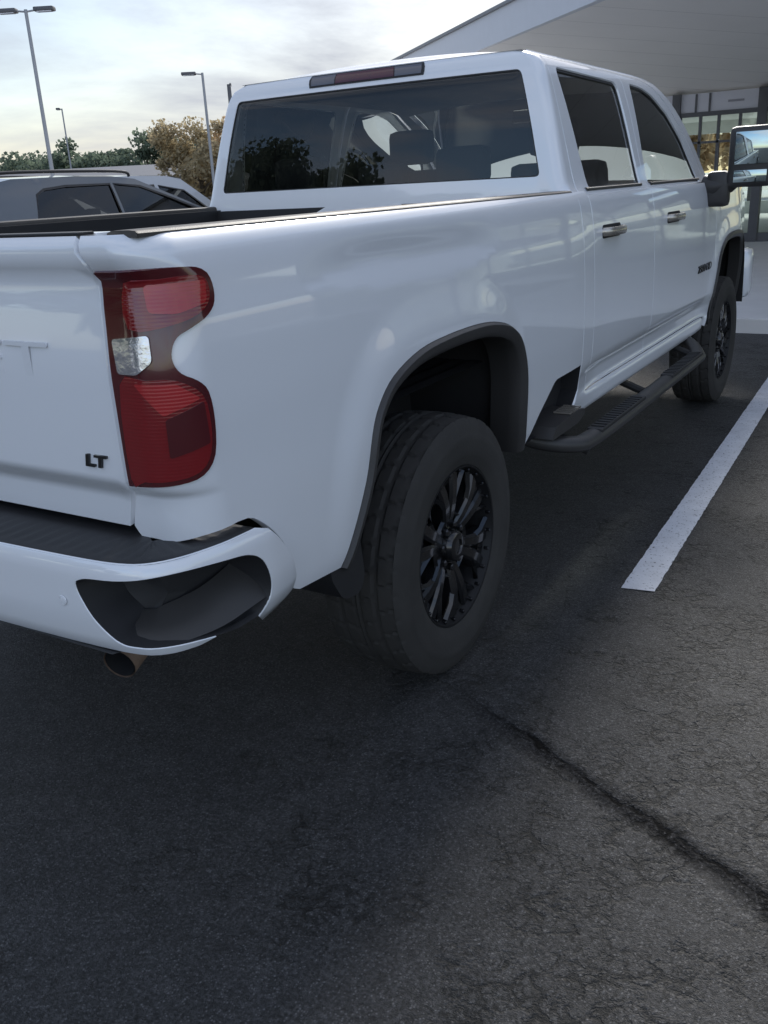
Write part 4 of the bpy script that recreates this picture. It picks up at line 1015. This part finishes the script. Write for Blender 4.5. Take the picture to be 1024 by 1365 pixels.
wins=[[(.66,1.19),(1.98,1.18),(1.98,Hs-.085),(1.30,Hs-.09),(.98,Hs-.12),(.85,Hs-.18)],[(2.02,1.18),(3.86,1.16),(3.4,1.38),(2.9,1.56),(2.45,Hs-.12),(2.02,Hs-.085)]]
car('parked_suv','dark silver estate with black roof rails seen over the edge of the truck bed','suv',(-7.17,3.72,0),5.1,1.94,Hs,sp1,1.16,wins,dsilver,'cars parked beyond the truck',rails=True)
H2=1.90
wins2=[[(.95,1.25),(1.95,1.22),(1.95,H2-.14),(1.1,H2-.16)],[(2.03,1.22),(3.25,1.20),(3.0,1.38),(2.6,H2-.24),(2.03,H2-.15)]]
car('parked_suv','second silver car behind the nearest one, its windscreen showing beside the cab','suv',(-9.75,7.1,0),4.8,1.95,H2,suv_prof(H2),1.18,wins2,silver,'cars parked beyond the truck')
Hc=1.70
wins3=[[(.95,1.2),(1.9,1.17),(1.9,Hc-.13),(1.1,Hc-.15)],[(1.98,1.17),(3.15,1.14),(2.6,Hc-.2),(1.98,Hc-.14)]]
car('parked_suv','white car at the left edge beyond the silver one','suv',(-12.0,-1.2,0),4.8,1.9,Hc,suv_prof(Hc),1.14,wins3,pearl,'cars parked beyond the truck')
# far van and grey building
b=MB()
fb=thing('far_building','low pale grey building far away below the tree line','building',(-52,48,0),.6)
b=MB(); b.box((-9,-4,0),(9,4,3.0)); b.build('wall',mat('grey_siding',(.34,.35,.37),rough=.8),fb,smooth=False)
b=MB(); b.add([(-9.3,-4.3,2.95),(9.3,-4.3,2.95),(9.3,4.3,2.95),(-9.3,4.3,2.95),(-9.3,0,3.9),(9.3,0,3.9)],[(0,1,5,4),(2,3,4,5),(0,4,3),(1,2,5)]); b.build('roof',mat('grey_roof',(.17,.175,.19),rough=.7),fb,smooth=False)
for k in range(5):
    b=MB(); b.box((-7+k*3.2,-4.03,1.2),(-5.6+k*3.2,-4.0,2.6)); b.build('window',M_['gap'],fb,smooth=False)
# ================= lamp posts =================
lampm=mat('lamp_post_metal',(.30,.31,.33),rough=.5,metal=.4,var=.08)
dkl=mat('lamp_head_metal',(.10,.10,.11),rough=.5,metal=.3)
def lamp_post(x,y,h,heads,label,rz=0,r0=.085,ms=lampm):
    t=thing('street_lamp',label,'street lamp',(x,y,0),rz,'parking lot lamps')
    b=MB(); b.tube([(0,0,.6),(0,0,h)],[r0*1.1,r0*.8],10); b.build('pole',ms,t)
    b=MB(); b.tube([(0,0,0),(0,0,.75)],.28,18); b.build('base',conc,t)
    for s in heads:
        b=MB(); b.tube([(0,0,h-.08),(s*.45,0,h-.03)],.035,8); b.build('arm',ms,t)
        b=MB(); b.box((min(s*.35,s*1.15),-.20,h-.10),(max(s*.35,s*1.15),.20,h+.06),bev=.05); hd=b.build('lamp_head',dkl,t)
        b=MB(); b.box((min(s*.45,s*1.05),-.14,h-.115),(max(s*.45,s*1.05),.14,h-.098)); b.build('lens',M_['clear'],hd,smooth=False)
    return t
lamp_post(-30.17,25,8.8,(1,-1),'grey lamp post with two heads, at the far left of the sky',rz=R(30))
lamp_post(-34.4,40,7.95,(-1,),'pale grey lamp post with one head pointing left, beside the cab',rz=R(35))
lamp_post(-62.0,54,8.9,(-.4,),'thin distant lamp post with a small head above the green trees',rz=R(35),r0=.07)
lamp_post(-32.6,40,7.2,(.12,),'short dark post rising just beside the cab roof',rz=R(35),r0=.13,ms=dkl)
# ================= trees =================
def leafm(name,c):
    m=mat(name,c,rough=.8,var=.45,vscale=1.3); t=m.node_tree; b=t.nodes['Principled BSDF']; o=t.nodes['Material Output']
    tl=t.nodes.new('ShaderNodeBsdfTranslucent'); x=t.nodes.new('ShaderNodeMixShader'); x.inputs[0].default_value=.55
    t.links.new(b.inputs['Base Color'].links[0].from_socket,tl.inputs['Color']); t.links.new(b.outputs[0],x.inputs[1]); t.links.new(tl.outputs[0],x.inputs[2]); t.links.new(x.outputs[0],o.inputs['Surface']); return m
G1_=leafm('green_leaves',(.14,.18,.13)); G2_=leafm('pine_needles',(.035,.055,.035)); A1_=leafm('autumn_leaves',(.52,.37,.22)); A2_=leafm('olive_leaves',(.42,.35,.22)); bark=mat('bark',(.10,.08,.06),rough=.9,bump=.5)
def tree(name,label,x,y,h,rad,lm,seed,n=5000,z0=.25,conifer=False,ls=.16,group='trees along the skyline'):
    rnd=np.random.RandomState(seed); t=thing(name,label,'tree',(x,y,0),0,group)
    b=MB(); b.tube([(0,0,0),(.05*h*.1,0,h*.3),(0,.02*h,h*.75)],[h*.03,h*.022,h*.008],8)
    br=[]
    for k in range(14 if not conifer else 6):
        a=rnd.uniform(0,6.28); zz=h*rnd.uniform(.2,.6); e=(rad*.75*math.cos(a),rad*.75*math.sin(a),zz+h*rnd.uniform(.1,.3)); b.tube([(0,0,zz),(e[0]*.5,e[1]*.5,(zz+e[2])/2+.1),e],[h*.010,h*.006,h*.003],5); br.append(e)
    b.build('trunk',bark,t)
    nc=46 if not conifer else 60; cl=[]
    for k in range(nc):
        if conifer:
            q=rnd.rand()**.8; zc=h*(.12+.86*q); rr=rad*(1-q)*1.0; a=rnd.uniform(0,6.28); rq=rr*math.sqrt(rnd.rand()); cl.append((rq*math.cos(a),rq*math.sin(a),zc,rad*.22*(1.15-q)))
        else:
            while True:
                p=rnd.uniform(-1,1,3)
                if (p**2).sum()<1: break
            cl.append((p[0]*rad*.85,p[1]*rad*.85,h*(z0+(1-z0)*.5)+p[2]*h*(1-z0)*.44,rad*rnd.uniform(.16,.34)))
    cl=np.array(cl); idx=rnd.randint(0,nc,n); d=rnd.normal(size=(n,3)); d/=np.linalg.norm(d,axis=1)[:,None]; rr=rnd.rand(n,1)**.45
    P=cl[idx,:3]+d*rr*cl[idx,3:4]*np.array([1,1,.8])
    a=rnd.normal(size=(n,3)); a/=np.linalg.norm(a,axis=1)[:,None]; b2=np.cross(a,rnd.normal(size=(n,3))); b2/=np.linalg.norm(b2,axis=1)[:,None]
    s=ls*rnd.uniform(.6,1.4,(n,1)); V=np.concatenate([P-a*s,P+b2*s*.6,P+a*s,P-b2*s*.6],axis=1).reshape(-1,3)
    F=[(4*i,4*i+1,4*i+2,4*i+3) for i in range(n)]
    mk('crown',V.tolist(),F,lm,t,False); return t
specs=[(-88,62,7.4,6,G1_,'dark green tree at the left edge of the skyline'),(-82,66,6.6,5,G1_,'low dark green tree second from the left edge of the skyline'),(-76,64,8.0,5,G1_,'rounded green tree directly behind the two headed lamp post'),
(-70,66,7.0,4.6,G1_,'green tree just right of the two headed lamp post'),(-65,66,7.6,4.6,G1_,'bushy green tree beside the thin distant lamp post'),(-60.5,68,7.2,4,G1_,'low green tree between the thin lamp post and the pointed tree')]
for i,(x,y,h,rd,lm,lb) in enumerate(specs): tree('broadleaf_tree',lb,x,y,h-.4,rd,lm,i+1,n=6000,z0=.1,ls=.22)
tree('conifer_tree','small pointed dark evergreen poking above the skyline row',-57.5,66,6.9,1.6,G2_,21,2600,conifer=True,ls=.22)
tree('broadleaf_tree','small green tree between the evergreen and the autumn trees',-50.5,62,6.9,2.6,G1_,23,2600,z0=.1,ls=.24)
tree('autumn_tree','tall autumn tree with olive brown leaves left of the single lamp post',-40.7,46,6.9,3.3,A2_,31,10000,z0=.1,ls=.12)
tree('autumn_tree','tall orange brown autumn tree behind the single headed lamp post',-37.2,48,7.4,3.0,A1_,32,9000,z0=.1,ls=.12)
tree('autumn_tree','orange brown autumn tree partly hidden behind the cab',-33.6,50,7.6,2.8,A1_,33,7000,z0=.1,ls=.15)
for i,(x,y,h,rd) in enumerate(((-24,-24,12,6.5),(-17,-24,9.3,4.8),(-11,-27,5.6,3.6))): tree('broadleaf_tree',('largest dark tree mirrored at the left of the cab rear window','dark tree mirrored near the middle of the cab rear window','smallest dark tree mirrored in the cab rear window')[i],x,y,h,rd,G1_,50+i,9000,z0=.12,ls=.22)
for i,(x,y,h,rd) in enumerate(((-5,46,6.5,3),(1.5,48,7.5,3.5),(-11,50,7,3.2))): tree('autumn_tree',('orange autumn tree seen through the showroom glass left of the door mirror','orange autumn tree farthest right beyond the showroom glass','orange autumn tree farthest left beyond the showroom glass')[i],x,y,h,rd,A1_,60+i,4000,z0=.1,ls=.25)
